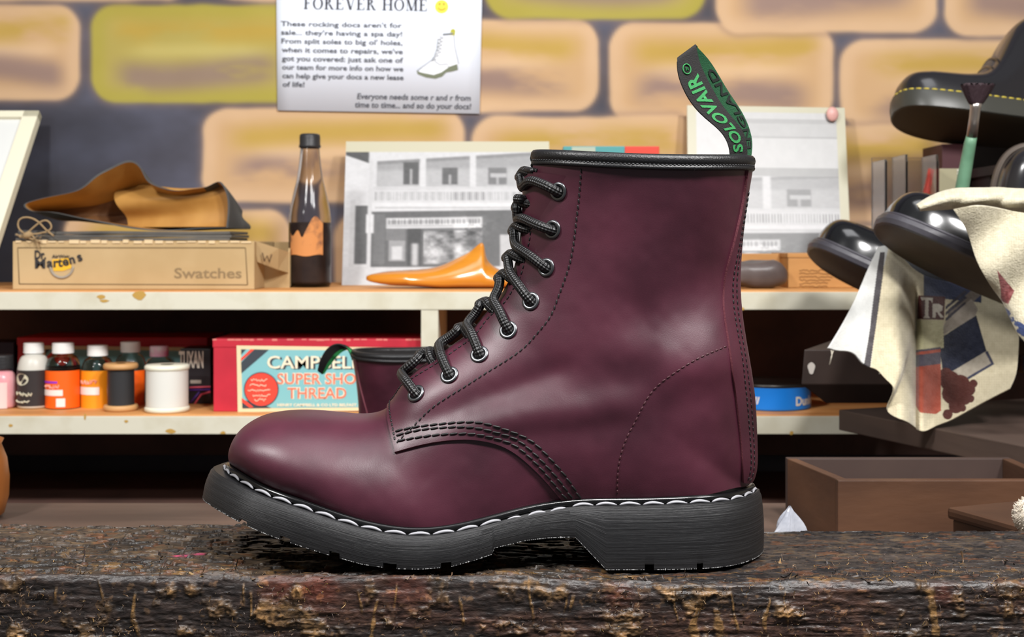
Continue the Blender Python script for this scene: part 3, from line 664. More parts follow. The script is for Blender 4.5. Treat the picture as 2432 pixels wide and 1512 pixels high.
# ---- sprayed mural of big blocks on the back wall (paint colours, given in wall pixels)
BRK = [(-150,10,192,240,'p'), (215,10,715,245,'o'), (700,44,1423,268,'p'), (1446,52,1980,296,'p'), (1993,92,2700,310,'p'),
       (-200,-250,455,2,'p'), (500,-250,1120,3,'p'), (1150,-200,1676,46,'o'), (1698,-200,2228,78,'p'), (2241,-160,2700,88,'p'),
       (480,256,1104,482,'p'), (1120,274,1655,500,'p'), (1690,296,2260,530,'p'), (2280,318,2800,560,'p'),
       (150,495,692,740,'p'), (792,505,1330,760,'p'), (1350,515,1930,770,'p'), (1950,535,2500,790,'p')]
def mural(u, v):
    c = np.zeros(u.shape+(3,)); n = fbm(u/130, v/90, 4)[..., None]; n2 = fbm(u/260+9, v/140+3, 3)[..., None]
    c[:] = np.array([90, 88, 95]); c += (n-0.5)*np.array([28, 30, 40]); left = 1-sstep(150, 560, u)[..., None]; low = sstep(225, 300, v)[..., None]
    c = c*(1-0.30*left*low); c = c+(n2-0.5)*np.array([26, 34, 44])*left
    wob = (fbm(u/70, v/70, 2)-0.5)*7
    for x0, y0, x1, y1, k in BRK:
        cx, cy, hx, hy = (x0+x1)/2, (y0+y1)/2, (x1-x0)/2, (y1-y0)/2; R = 62
        dx = np.abs(u-cx)-(hx-R); dy = np.abs(v-cy)-(hy-R); sd = np.hypot(np.maximum(dx, 0), np.maximum(dy, 0))+np.minimum(np.maximum(dx, dy), 0)-R+wob
        m = (1-sstep(-8, 6, sd))[..., None]
        q = (v-y0)/(y1-y0); px = (u-x0)/(x1-x0); seed = (x0*0.013+y0*0.031)
        nn = fbm(u/150+seed, v/55+seed, 4)
        rim = np.array([222, 182, 136]) if k == 'p' else np.array([182, 166, 72]); core = np.array([214, 172, 122]) if k == 'p' else np.array([186, 166, 84])
        inn = sstep(14, 52, -sd)[..., None]; b = rim*(1-inn)+core*inn
        yb = np.exp(-((q-0.27-0.10*(vnoise(u/200+seed, q*0)-0.5))/0.13)**2)*sstep(0.05, 0.20, px)*(1-sstep(0.86, 0.98, px))*sstep(0.25, 0.6, nn+0.12)
        b = b*(1-0.75*yb[..., None])+np.array([196, 160, 66])*0.75*yb[..., None]
        gb = np.exp(-(np.abs(q-0.69-0.05*np.sin(px*5+seed*2))/0.15)**2.6)*sstep(0.06, 0.22, px)*(1-sstep(0.78, 0.95, px))*sstep(0.08, 0.50, nn+0.10*np.sin(px*7+seed))
        b = b*(1-0.80*gb[..., None])+np.array([148, 122, 112])*0.80*gb[..., None]
        lb = np.exp(-((q-0.47)/0.08)**2)*sstep(0.1, 0.3, px)*(1-sstep(0.7, 0.95, px)); b = b+lb[..., None]*np.array([14, 16, 18])
        hal = (np.exp(-((sd-2)/10)**2)*0.35)[..., None]; c = c*(1-hal)+np.array([150, 120, 100])*hal
        c = c*(1-m)+b*m
    return lin(np.clip(c+(n-0.5)*10, 0, 255)*np.array([.97, .985, 1.04]))*0.86
xs = np.linspace(-1.7, 1.7, 680); zs = np.linspace(2.0, -0.90, 580)
xs = np.r_[np.linspace(-1.7, -0.85, 40)[:-1], np.linspace(-0.85, 0.85, 480), np.linspace(0.85, 1.7, 40)[1:]]; zs = np.r_[np.linspace(2.0, 0.62, 30)[:-1], np.linspace(0.62, 0.05, 170), np.linspace(0.05, -0.90, 20)[1:]]
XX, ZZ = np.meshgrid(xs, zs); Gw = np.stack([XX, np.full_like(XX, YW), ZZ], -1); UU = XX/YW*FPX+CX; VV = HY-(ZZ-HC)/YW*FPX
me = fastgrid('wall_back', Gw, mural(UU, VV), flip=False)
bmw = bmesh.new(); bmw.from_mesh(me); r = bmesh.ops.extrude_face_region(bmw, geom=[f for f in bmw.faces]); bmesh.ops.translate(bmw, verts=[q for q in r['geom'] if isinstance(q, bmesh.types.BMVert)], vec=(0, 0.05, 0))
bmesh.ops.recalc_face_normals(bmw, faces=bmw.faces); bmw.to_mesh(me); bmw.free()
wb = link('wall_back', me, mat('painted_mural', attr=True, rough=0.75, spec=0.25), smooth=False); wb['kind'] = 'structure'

# ---- thick rough bench plank in front
xs = np.r_[np.linspace(-0.8, -0.32, 40)[:-1], np.linspace(-0.32, 0.32, 1280), np.linspace(0.32, 0.8, 40)[1:]]
YF, YB = 0.640, 0.758
prof = [(YB, z) for z in np.linspace(-0.16, -0.012, 10)]+[(YB-0.004*(1-math.cos(a)), -0.010+0.008*math.sin(a)) for a in np.linspace(0, math.pi/2, 6)]
prof += [(y, 0) for y in np.linspace(YB-0.006, YF+0.007, 165)]+[(YF+0.006*(1-math.sin(a)), -0.006*(1-math.cos(a))) for a in np.linspace(0, math.pi/2, 14)]
prof += [(YF, z) for z in np.linspace(-0.0066, -0.040, 76)]+[(YF, z) for z in np.linspace(-0.044, -0.16, 12)]
prof = np.array(prof); tn = np.gradient(prof, axis=0); nrm = np.c_[-tn[:, 1], tn[:, 0]]; nrm /= np.linalg.norm(nrm, axis=1, keepdims=True)
if nrm[60, 1] < 0: nrm = -nrm
sarc = np.r_[0, np.cumsum(np.linalg.norm(np.diff(prof, axis=0), axis=1))]
X2, S2 = np.meshgrid(xs, sarc, indexing='ij'); PY = np.repeat(prof[None, :, 0], len(xs), 0); PZ = np.repeat(prof[None, :, 1], len(xs), 0)
top_w = sstep(-0.012, -0.001, PZ); front = 1-sstep(YF+0.0005, YF+0.005, PY)
f1 = fbm(X2/0.030, S2/0.010, 4); f2 = fbm(X2/0.011+7, S2/0.005+3, 4); f3 = fbm(X2/0.06+1, S2/0.03+8, 3); f4 = fbm(X2/0.004+9, S2/0.002+5, 3); gr = fbm(X2/0.020, S2/0.0022, 4); fi = fbm(X2/0.0035+2, S2/0.0028+8, 4); rid = 1-np.abs(2*fi-1)
fl = f1*7+f2*1.6; ter = np.floor(fl)+sstep(0.75, 1.0, fl-np.floor(fl)); crack = np.exp(-((fl-np.floor(fl)-0.86)/0.07)**2)
leftb = 1-sstep(0.0, 0.10, X2)
# crusts of dried glue: (x, height, half width, half height, strength), in metres
CR = [(-0.250, -0.022, 0.020, 0.020, 1.0), (-0.205, -0.028, 0.020, 0.014, .8), (-0.112, -0.020, 0.024, 0.016, 1.1), (-0.150, -0.030, 0.016, 0.010, .8), (0.058, -0.020, 0.015, 0.015, 1.2), (0.095, -0.006, 0.026, 0.007, 1.1), (0.140, -0.020, 0.030, 0.012, .7), (0.245, -0.005, 0.018, 0.007, 1.2), (0.200, -0.026, 0.022, 0.010, .7), (0.010, -0.026, 0.018, 0.008, .6), (-0.045, -0.026, 0.020, 0.010, .5), (0.285, -0.024, 0.02, 0.014, .8)]
crm = np.zeros_like(f1)
for x0, z0, a, b, w in CR: crm = np.maximum(crm, w*np.exp(-((X2-x0)/a)**2-((PZ-z0)/b)**2))
crm = np.maximum(crm, 0.42)*front
crust = sstep(0.60, 0.78, fbm(X2/0.009+31, S2/0.009+5, 5)*0.75+crm*0.26+0.06*rid)*front
drip = np.zeros_like(f1); rr = np.random.RandomState(3)
DR = [(-0.271, 0.001, 0.026, 0.0026), (0.094, 0.003, 0.034, 0.0022), (0.213, 0.004, 0.030, 0.0028), (0.105, 0.014, 0.030, 0.0022), (-0.208, 0.004, 0.012, 0.0007)]
DR += [(rr.uniform(-0.31, 0.31), rr.uniform(0, 0.012), rr.uniform(0.008, 0.034), rr.uniform(0.0004, 0.0013)) for _ in range(26)]
for x0, a, b, w in DR:
    wx = x0+0.005*(vnoise(S2/0.012+x0*90, S2*0)-0.5); ww = w*(0.5+1.1*vnoise(S2/0.004+x0*50, S2*0+4))
    drip = np.maximum(drip, sstep(0.35, 0.75, np.exp(-((X2-wx)/ww)**2)*(0.6+0.7*f4))*sstep(-a+0.001, -a-0.002, PZ)*sstep(-b-0.002, -b+0.003, PZ)*front)
H = 0.00075*(ter-5)*top_w*(0.5+0.75*leftb)*(1-front)-0.0010*crack*top_w*(1-front)*(0.4+leftb)+0.0010*(f2-0.5)+0.0005*(f4-0.5)+0.0026*(f3-0.55)*top_w
H = H*(1-0.5*front)+front*(0.0016*(gr-0.5)+0.0004*(fi-0.5))+0.0006*drip*(0.6+rid)+crust*(0.0006+0.0022*rid*f2)
rise = 0.0040*(1-sstep(-0.02, 0.075, X2))*sstep(-0.02, -0.001, PZ)
foot = np.exp(-((np.maximum(0, np.abs(X2-0.0)-0.13))/0.03)**2)*np.exp(-(np.maximum(0, np.abs(PY-0.70)-0.055)/0.01)**2)*top_w
H = H-foot*0.0012; Hc_ = np.where(foot > 0.4, np.minimum(H, -0.0003), H)
Gb = np.stack([X2, PY+nrm[None, :, 0]*Hc_, PZ+nrm[None, :, 1]*Hc_+rise], -1)
# wood, dried glue, polish and dye colours; top and front scaled for lamps
E_ = lambda q: q[..., None]
c = np.zeros(X2.shape+(3,)); g1 = E_(fbm(X2/0.05, S2/0.012, 5)); g2 = E_(fbm(X2/0.014+40, S2/0.005, 5)); g3 = E_(fbm(X2/0.004+11, S2/0.002+70, 4)); lf = E_(leftb); tw = E_(top_w); fr_ = E_(front)
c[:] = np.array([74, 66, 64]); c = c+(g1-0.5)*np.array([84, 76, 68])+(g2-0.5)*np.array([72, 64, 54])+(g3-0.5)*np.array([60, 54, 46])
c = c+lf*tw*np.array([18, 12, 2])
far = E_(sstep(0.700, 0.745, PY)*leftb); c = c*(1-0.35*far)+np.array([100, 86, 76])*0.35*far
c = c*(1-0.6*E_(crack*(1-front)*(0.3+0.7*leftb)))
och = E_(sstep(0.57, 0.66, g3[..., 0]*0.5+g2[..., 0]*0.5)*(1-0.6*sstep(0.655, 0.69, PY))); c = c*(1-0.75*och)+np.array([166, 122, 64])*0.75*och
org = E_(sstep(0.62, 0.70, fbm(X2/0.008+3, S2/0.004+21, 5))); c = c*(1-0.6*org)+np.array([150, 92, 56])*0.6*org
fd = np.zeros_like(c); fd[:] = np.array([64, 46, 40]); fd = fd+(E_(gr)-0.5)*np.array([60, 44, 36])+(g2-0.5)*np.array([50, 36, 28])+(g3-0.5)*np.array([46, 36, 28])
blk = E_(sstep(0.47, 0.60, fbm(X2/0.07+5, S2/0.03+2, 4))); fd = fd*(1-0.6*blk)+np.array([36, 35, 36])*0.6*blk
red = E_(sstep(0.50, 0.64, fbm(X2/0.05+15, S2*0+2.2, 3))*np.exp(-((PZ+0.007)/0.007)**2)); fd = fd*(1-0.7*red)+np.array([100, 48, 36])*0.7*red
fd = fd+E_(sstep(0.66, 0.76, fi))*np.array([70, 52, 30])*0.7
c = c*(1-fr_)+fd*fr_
dl = E_(np.clip(drip*0.8, 0, 1)); c = c*(1-dl)+(np.array([134, 102, 60])+(g3-0.5)*np.array([110, 90, 60]))*dl
cm = E_(crust); cc_ = np.array([104, 80, 52])*(0.35+1.1*E_(rid*f2*1.5))+(g3-0.5)*np.array([120, 96, 62]); c = c*(1-cm*.9)+np.clip(cc_, 26, 210)*cm*.9
for bx, by, r in ((-0.1775, 0.6835, 0.0052), (-0.1685, 0.6815, 0.0030)):
    pk = E_(np.exp(-((X2-bx)/r)**4-((PY-by)/(r*0.8))**4)*sstep(0.30, 0.42, f2)*top_w); c = c*(1-pk)+np.array([250, 84, 138])*pk*1.2
me = fastgrid('bench', Gb, lin(np.clip(c, 14, 255))*(0.31+0.45*fr_), flip=True)  # top darkened to offset the close lamps, front left lighter
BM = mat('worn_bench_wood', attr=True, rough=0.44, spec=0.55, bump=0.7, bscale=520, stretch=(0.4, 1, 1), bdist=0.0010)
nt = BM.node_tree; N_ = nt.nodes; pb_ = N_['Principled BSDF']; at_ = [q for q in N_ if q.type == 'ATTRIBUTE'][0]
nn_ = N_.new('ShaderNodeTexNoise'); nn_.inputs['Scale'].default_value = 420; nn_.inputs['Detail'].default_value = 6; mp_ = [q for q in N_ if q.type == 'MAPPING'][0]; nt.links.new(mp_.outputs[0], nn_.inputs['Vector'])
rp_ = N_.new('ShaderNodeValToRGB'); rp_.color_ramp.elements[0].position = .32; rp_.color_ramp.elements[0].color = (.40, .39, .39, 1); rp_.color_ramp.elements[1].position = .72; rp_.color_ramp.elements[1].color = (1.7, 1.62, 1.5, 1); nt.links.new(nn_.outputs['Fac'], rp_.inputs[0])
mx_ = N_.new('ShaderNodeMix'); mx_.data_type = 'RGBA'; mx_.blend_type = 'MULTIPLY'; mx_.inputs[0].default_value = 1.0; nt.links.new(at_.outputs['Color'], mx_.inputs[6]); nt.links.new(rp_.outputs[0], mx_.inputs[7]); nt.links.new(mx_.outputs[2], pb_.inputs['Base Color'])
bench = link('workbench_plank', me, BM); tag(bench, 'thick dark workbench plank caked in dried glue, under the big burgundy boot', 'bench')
# ---- loose flakes of glue and leather parings
def bench_z(x, y):
    i = np.clip(np.searchsorted(xs, x), 0, len(xs)-1); col = Gb[i]; k = np.argmin(np.abs(col[16:194, 1]-y))+16; return col[k, 2]
k = MB(); fc = []; r4 = np.random.RandomState(12)
pal = np.array([[120,92,54],[100,74,48],[84,62,44],[136,106,60],[70,52,44],[108,84,60],[90,66,46],[58,48,44],[70,58,52]])
def flake(pos, n, s):
    n = Vector(n).normalized(); a = n.orthogonal().normalized(); b = n.cross(a); th = r4.uniform(0, 6.28); a, b = a*math.cos(th)+b*math.sin(th), b*math.cos(th)-a*math.sin(th)
    L = s*r4.uniform(0.8, 2.6); W_ = s*r4.uniform(0.15, 0.7); cu = r4.uniform(-1.2, 1.6); vs = []; of = r4.uniform(-.3, .3)
    for q in range(5):
        f = q/4; w = W_*r4.uniform(0.3, 1.2); ctr = Vector(pos)+a*L*(f-0.3)+b*of*s*math.sin(f*4)+n*(cu*L*(f-0.2)**2-s*0.05)
        vs += [ctr-b*w*0.5+n*r4.uniform(-.25, .25)*s, ctr+n*r4.uniform(0, .3)*s, ctr+b*w*0.5+n*r4.uniform(-.25, .25)*s]
    k.add(vs, [(3*q+z, 3*q+z+1, 3*q+z+4, 3*q+z+3) for q in range(4) for z in range(2)]); cc = pal[r4.randint(len(pal))]*r4.uniform(0.7, 1.15); fc.extend([lin(np.clip(cc*r4.uniform(0.8, 1.2), 0, 255)) for _ in range(15)])
for x0, z0, a, b, w in CR:
    for _ in range(int(150*w*a*b/0.0003)):
        x = r4.normal(x0, a*.6); z = r4.normal(z0, b*0.6)
        if -0.039 < z < -0.003 and abs(x) < 0.32: flake((x, YF-0.0008, z+0.0040*(1-float(sstep(-0.02, 0.075, x)))), (r4.uniform(-.8, .8), -1, r4.uniform(-.6, .9)), r4.uniform(0.0004, 0.0015))
for _ in range(2000):
    x = r4.uniform(-0.32, 0.32); y = YF+0.001+abs(r4.normal(0, 0.026))
    if y < 0.752 and not (-0.165 < x < 0.14 and 0.651 < y < 0.75): flake((x, y, bench_z(x, y)+0.0001), (r4.uniform(-.5, .5), r4.uniform(-.5, .2), 1), r4.uniform(0.0004, 0.0013) if r4.rand() < 0.95 else 0.003)
o = k.build('glue_flakes', mat('glue_and_leather_flakes', attr=True, rough=0.5, spec=0.5)); setcol(o.data, np.array(fc)*0.8)
tag(o, 'dried glue flakes and leather parings stuck along the bench edge', 'scraps', kind='stuff')

# ---- lower table behind the plank, and the counter below the shelves
tb = thing('table', (0, 0.95, -0.085), 'low brown wooden table behind the rough bench plank', 'table')
TW = mat('brown_table_wood', (96, 77, 66), 0.55, c2=(66, 52, 45), nscale=9, stretch=(0.3, 2.5, 1), bump=0.2, bscale=60)
for y0, y1 in ((0.775, 0.888), (0.890, 1.005), (1.007, 1.125)):
    box_obj('plank', (-1.1, y0, -0.085), (0.60, y1, -0.060), TW, tb, bevel=0.0015)
for x in (-1.03, 0.55): box_obj('leg', (x-0.03, 0.80, -0.90), (x+0.03, 1.10, -0.085), TW, tb)
DK = mat('recess_shade_board', (92, 66, 58), 0.7, c2=(74, 54, 48), nscale=14)  # shade of the shelf recess put into the board colour
ct = thing('counter', (0, 1.5, -0.186), 'dark counter under the wall shelves, behind the low table', 'counter')
box_obj('counter_top', (-1.4, 1.135, -0.186), (1.4, 1.815, -0.156), DK, ct); box_obj('cabinet_front', (-1.4, 1.16, -0.90), (1.4, 1.18, -0.186), DK, ct); box_obj('side_panel', (-1.4, 1.18, -0.90), (-1.37, 1.8, -0.186), DK, ct); box_obj('side_panel', (1.37, 1.18, -0.90), (1.4, 1.8, -0.186), DK, ct)
# ---- wall shelves
YS = 1.497; ZU = HC-110/FPX*YS; ZL = HC-405/FPX*YS; TH = 0.0225
ORW = mat('orange_shelf_wood', (214, 156, 96), 0.55, c2=(190, 128, 70), nscale=10, stretch=(0.4, 4, 1))
CRM = mat('chipped_cream_paint', (202, 198, 180), 0.55, c2=(188, 181, 158), nscale=24, mixpos=(0.45, 0.75), bump=0.15, bscale=90)
CHIP = mat('bare_wood_chip', (178, 140, 66), 0.7)
sh = thing('wall_shelves', (0, YS+0.15, -0.19), 'two tier wall shelves with cream painted front edges and orange wood tops', 'shelf')
for nm, z in (('shelf_board', ZU), ('shelf_board', ZL)):
    xe = 1.35 if z == ZU else 0.53
    b = box_obj(nm, (-1.35, YS+0.004, z-TH), (xe, YW-0.005, z), ORW, sh)
    e = box_obj('edge_strip', (-1.35, YS-0.002, z-TH), (xe, YS+0.004, z-0.0016), CRM, b, bevel=0.0008)
    chips = [(332,700,17,13),(240,705,10,6),(248,714,12,4),(1690,731,24,6),(1755,733,14,5),(1650,730,8,4)] if z == ZU else [(202,989,3,9),(405,1024,12,6),(300,1000,5,4),(1880,1028,5,5),(530,1027,7,4),(870,1004,6,5),(25,1010,6,4)]
    for (u, v, w, h) in chips:
        cpt = P(u, v, YS-0.0024); pts = [cpt+Vector((math.cos(t)*w*.5e-3*(0.7+0.4*random.random()), 0, math.sin(t)*h*.5e-3*(0.7+0.4*random.random()))) for t in np.linspace(0, 2*math.pi, 11)[:-1]]
        k = MB(); k.add(pts, [tuple(reversed(range(10)))])
        k.build('bare_chip', CHIP, b, smooth=False)
dv = box_obj('divider', (P(1000,800,YS).x, YS-0.001, ZL), (P(1041,800,YS).x, YS+0.20, ZU-TH), CRM, sh, bevel=0.0008)
box_obj('back_panel', (-1.35, 1.80, -0.130), (1.35, 1.822, ZU-TH), DK, sh)
for x in (-1.33, 1.33): box_obj('side_panel', (x-0.012, YS+0.01, -0.130), (x+0.012, 1.80, ZU-TH), DK, sh)
# ================================================================== THINGS ON THE WALL AND UPPER SHELF
PAPER = mat('white_paper', (234, 240, 252), 0.6, spec=0.3)
INK = mat('dark_print_ink', (58, 58, 66), 0.7)
CARD = mat('kraft_cardboard', (186, 160, 120), 0.8, c2=(174, 147, 106), nscale=12, bump=0.1, bscale=300, spec=0.2)
def frontbox(name, u0, v0, u1, v1, Y, depth, m, parent=None, bevel=0.0008, zb=None):
    a = P(u0, v1, Y); b = P(u1, v0, Y); z0 = a.z if zb is None else zb
    return box_obj(name, (a.x, Y, z0), (b.x, Y+depth, b.z), m, parent, bevel=bevel)
def flatpoly(k, px, Y, dy=0.0):
    """filled outline on a plane of constant depth, facing the camera side"""
    pts = [P(u, v, Y)-Vector((0, dy, 0)) for u, v in px]
    k.add(pts, [tuple(range(len(pts)))])
def squiggle(k, u0, u1, v, h, Y, dy=0.0004, amp=1.0, th=0.00022, step=3.5):
    pts = []; u = u0; r = random.Random(int(u0*7+v*13))
    while u < u1: pts.append(P(u, v-h*0.5+r.uniform(-.5, .5)*h*amp, Y)-Vector((0, dy, 0))); u += step*r.uniform(0.7, 1.4)
    if len(pts) > 2: k.tube(pts, th, 4)
# ---- notice
YP = YW-0.004
BL, BR, TL = P(659, 262, YP), P(1139, 270, YP), P(649.5, -88, YP); BR.y = TL.y = YP
ex_ = (BR-BL).normalized(); ez_ = Vector((-ex_.z, 0, ex_.x)); wP = (BR-BL).length
post = thing('paper_notice', BL+ex_*wP/2, 'white printed paper notice about repairs taped to the painted brick wall', 'notice')
k = MB(); n_ = 16
for f in range(n_+1):
    g = f/n_; bow = 0.002+0.003*(g-0.5)**2*4
    k.v += [tuple(BL+ex_*wP*(0.0+1.0*g)+Vector((0, -0.0, 0))), tuple(BL+ex_*(wP*g*1.022-0.0055)+ez_*0.214)]
for f in range(n_): k.f.append((2*f, 2*f+2, 2*f+3, 2*f+1)); k.mi.append(0)
sheet = k.build('sheet', PAPER, post); so = sheet.modifiers.new('thick', 'SOLIDIFY'); so.thickness = 0.0003; so.offset = 1
def on_poster(u, v): q = P(u, v, YP); return q
k = MB(); SX = YP/FPX
def serif_word(k, word, O, X, Zv, cap, width, lift):
    """bold book-face capitals drawn from stems, hairlines and bracketed serifs"""
    T, h, sf = .20, .07, .10; gl = {}
    def stem(x): return [(x-T/2, 0, x+T/2, 1), (x-T/2-sf, 0, x+T/2+sf, h), (x-T/2-sf, 1-h, x+T/2+sf, 1)]
    def diag(x0, y0, x1, y1, t): return [('p', [(x0-t/2, y0), (x0+t/2, y0), (x1+t/2, y1), (x1-t/2, y1)])]
    gl['F'] = (stem(.2)+[(.2, 1-h, .68, 1), (.62, .72, .68, 1), (.2, .49, .5, .56), (.45, .40, .51, .65)], .74)
    gl['E'] = (stem(.2)+[(.2, 1-h, .68, 1), (.62, .72, .68, 1), (.2, .49, .5, .56), (.45, .40, .51, .65), (.2, 0, .70, h), (.64, 0, .72, .28)], .80)
    gl['H'] = (stem(.2)+stem(.78)+[(.2, .47, .78, .54)], .98)
    gl['O'] = ([('o', .46, .5, .46, .52, .27, .44)], .94)
    gl['R'] = (stem(.2)+[('d', .2, .74, .40, .26, .20, .19)]+diag(.46, .48, .74, 0, .20)+[(.60, 0, .90, h)], .92)
    gl['V'] = (diag(.18, 1, .48, 0, .21)+diag(.76, 1, .50, 0, .08)+[(0, 1-h, .36, 1), (.60, 1-h, .92, 1)], .92)
    gl['M'] = (stem(.92)+[(.14, 0, .20, 1), (.04, 0, .32, h), (.04, 1-h, .25, 1)]+diag(.22, 1, .54, 0, .20)+diag(.88, 1, .56, 0, .08), 1.12)
    x = 0; items = []
    for ch in word:
        if ch == ' ': x += .42; continue
        g, w = gl[ch]; items.append((x, g)); x += w+.07
    sx = width/x; X = Vector(X); Zv = Vector(Zv); O = Vector(O)+X.cross(Zv).normalized()*lift
    pt = lambda px, py: O+X*(px*sx)+Zv*(py*cap)
    for x0, g in items:
        for q in g:
            if q[0] == 'p': k.add([pt(x0+a, b) for a, b in q[1]], [(0, 1, 2, 3)])
            elif q[0] == 'o' or q[0] == 'd':
                _, cx, cy, rx, ry, ix, iy = q; lo, hi = (0, 2*math.pi) if q[0] == 'o' else (-math.pi/2, math.pi/2); n = 28
                vs = [pt(x0+cx+rx*math.cos(t), cy+ry*math.sin(t)) for t in np.linspace(lo, hi, n+1)]+[pt(x0+cx+ix*math.cos(t), cy+iy*math.sin(t)) for t in np.linspace(lo, hi, n+1)]
                k.add(vs, [(z, z+1, n+2+z, n+1+z) for z in range(n)])
            else: k.add([pt(x0+q[0], q[1]), pt(x0+q[2], q[1]), pt(x0+q[2], q[3]), pt(x0+q[0], q[3])], [(0, 1, 2, 3)])
serif_word(k, 'FOREVER HOME', on_poster(721, 22), ex_, ez_, 28*SX, 297*SX, .0008)
body = ["These rocking docs aren't for", "sale... they're having a spa day!", "From split soles to big ol' holes,", "when it comes to repairs, we've", "got you covered: just ask one of", "our team for more info on how we", "can help give your docs a new lease", "of life!"]
yb = [62, 82.5, 103, 124, 144.5, 165, 185.5, 206]
for t, v in zip(body, yb): add_text(k, t, on_poster(667+(v-62)*0.03, v), ex_, ez_, 17*SX, width=(288 if t != 'of life!' else 52)*SX, bold=0.022, lift=0.0008)
add_text(k, 'Everyone needs some r and r from', on_poster(848, 235), ex_, ez_, 19*SX, width=270*SX, bold=0.022, lift=0.0008, shear=0.1)
add_text(k, 'time to time... and so do your docs!', on_poster(843, 255), ex_, ez_, 19*SX, width=276*SX, bold=0.022, lift=0.0008, shear=0.1)
k.build('printed_text', INK, post, smooth=False)
k = MB(); c0 = on_poster(1049, 16)
k.add([c0+ex_*math.cos(t)*16*SX+ez_*math.sin(t)*16*SX-Vector((0, .0008, 0)) for t in np.linspace(0, 6.283, 33)[:-1]], [tuple(range(32))]); k.build('smiley', mat('smiley_yellow', (240, 222, 70), 0.6), post, smooth=False)
k = MB()
for du in (-5, 5): k.add([c0+ex_*(du+math.cos(t)*1.8)*SX+ez_*(6+math.sin(t)*2.6)*SX-Vector((0, .0012, 0)) for t in np.linspace(0, 6.283, 13)[:-1]], [tuple(range(12))])
k.tube([c0+ex_*u*SX+ez_*(-3-5*(1-(u/9)**2))*SX-Vector((0, .0010, 0)) for u in np.linspace(-9, 9, 12)], 0.0005, 4); k.build('smiley_face', mat('smiley_brown', (150, 120, 40), 0.7), post, smooth=False)
k = MB(); flatpoly(k, [(1040,90),(1078,82),(1080,95),(1084,130),(1090,155),(1020,184),(992,172),(1010,155),(1030,140),(1038,115)], YP, 0.0007); pb = k.build('printed_boot', mat('print_white', (240, 242, 248), 0.6), post, smooth=False)
k = MB(); flatpoly(k, [(990,168),(1000,172),(1030,178),(1048,172),(1068,158),(1086,152),(1088,166),(1074,170),(1060,172),(1050,182),(1034,187),(1012,184),(992,176)], YP, 0.0011); k.build('printed_sole', mat('print_olive', (112, 118, 96), 0.7), post, smooth=False)
k = MB()
for a in ([(1040,92),(1038,115),(1030,140),(1010,155),(991,168)], [(1078,84),(1080,110),(1084,130),(1089,152)], [(1052,82),(1076,80)], [(1032,145),(1045,154),(1062,152),(1066,160)]): k.tube([P(u, v, YP)-Vector((0, .0010, 0)) for u, v in a], 0.0006 if a[0][1] != 82 else 0.0016, 4)
for q in range(7):
    u, v = 1046-q*1.5-(q > 4)*(q-4)*4, 90+q*8.5; k.tube([P(u-4, v+4, YP)-Vector((0, .0011, 0)), P(u+8, v, YP)-Vector((0, .0011, 0)), P(u-2, v-3, YP)-Vector((0, .0011, 0))], 0.0007, 4)
k.build('printed_outline', mat('print_grey', (150, 155, 160), 0.7), post, smooth=False)
k = MB(); flatpoly(k, [(1070,84),(1080,84),(1082,72),(1076,68),(1070,72)], YP, 0.0012); k.build('printed_tab', mat('print_lime', (180, 178, 60), 0.7), post, smooth=False)

# ---- black and white shop-front prints standing on the upper shelf
def facade(x, y):
    """x,y 0..1 on the print"""
    g = np.full(x.shape, 232.0); n = fbm(x*60, y*60, 3); nb = fbm(x*16+3, y*18, 4)
    def R(x0, y0, x1, y1, val, soft=0.006, sl=0.0):
        nonlocal g; yy = y-sl*(x-0.5)
        m = sstep(x0-soft, x0+soft, x)*(1-sstep(x1-soft, x1+soft, x))*sstep(y0-soft, y0+soft, yy)*(1-sstep(y1-soft, y1+soft, yy)); g = g*(1-m)+val*m
    R(0, .14, .115, .35, 92, sl=.5); R(0, .33, .115, .47, 238); R(.13, .12, .93, .34, 176, sl=-.085); R(.13, .115, .93, .14, 150, sl=-.085)
    R(.15, .2, .93, .34, 198, .02, -.03)
    for a, b, t, d in ((.285, .36, .15, 96), (.475, .55, .19, 104), (.70, .79, .19, 128)): R(a, t, b, .31, d); R((a+b)/2-.006, t+.05, (a+b)/2+.006, .31, 190)
    R(.71, .23, .79, .26, 200)
    for a in (.125, .365, .61, .92): R(a, .10, a+.03, .49, 232)
    R(.13, .325, .93, .345, 220); R(.13, .345, .93, .44, 226)
    m = ((np.sin(x*560) > .1)*sstep(.36, .365, y)*(1-sstep(.42, .425, y))*(x > .15)*(x < .92)); g = g-m*(34+40*(vnoise(x*9, y*0) > .5))
    R(.13, .44, .93, .49, 240); R(.15, .468, .9, .480, 200)
    R(.13, .495, .97, .88, 104, sl=-.02); R(.04, .46, .115, .86, 104); R(.03, .42, .055, .9, 222); R(.0, .88, 1, 1.0, 226)
    R(.205, .54, .67, .60, 214, sl=-.02); R(.215, .555, .66, .585, 150, sl=-.02); m = (np.sin(x*330+np.sin(x*90)*2) > .1)*(x > .215)*(x < .66)*(y > .552)*(y < .588); g = g+m*46
    R(.205, .60, .67, .615, 232, sl=-.02); R(.205, .62, .30, .70, 130); R(.22, .70, .30, .84, 170); R(.235, .74, .285, .83, 220)
    R(.31, .62, .375, .87, 74); R(.385, .62, .67, .86, 118); sh = (x > .385)*(x < .67)*(y > .63)*(y < .86); g = g+sh*(nb-.45)*330
    R(.33, .72, .362, .87, 206, .012); R(.755, .66, .83, .88, 206); R(.145, .52, .2, .86, 120)
    R(.108, .52, .145, .65, 244); R(.118, .12, .134, .9, 226)
    tr = np.exp(-(((x-.60)/.10)**2+((y-.60)/.07)**2))*(nb > .48); g = g+tr*40
    g = g+(n-.5)*16; c = np.stack([g, g*1.0, g*1.01], -1)
    cr = (y < .075)[..., None]*1.0; c = c*(1-cr)+np.array([226, 220, 192])*cr
    return c
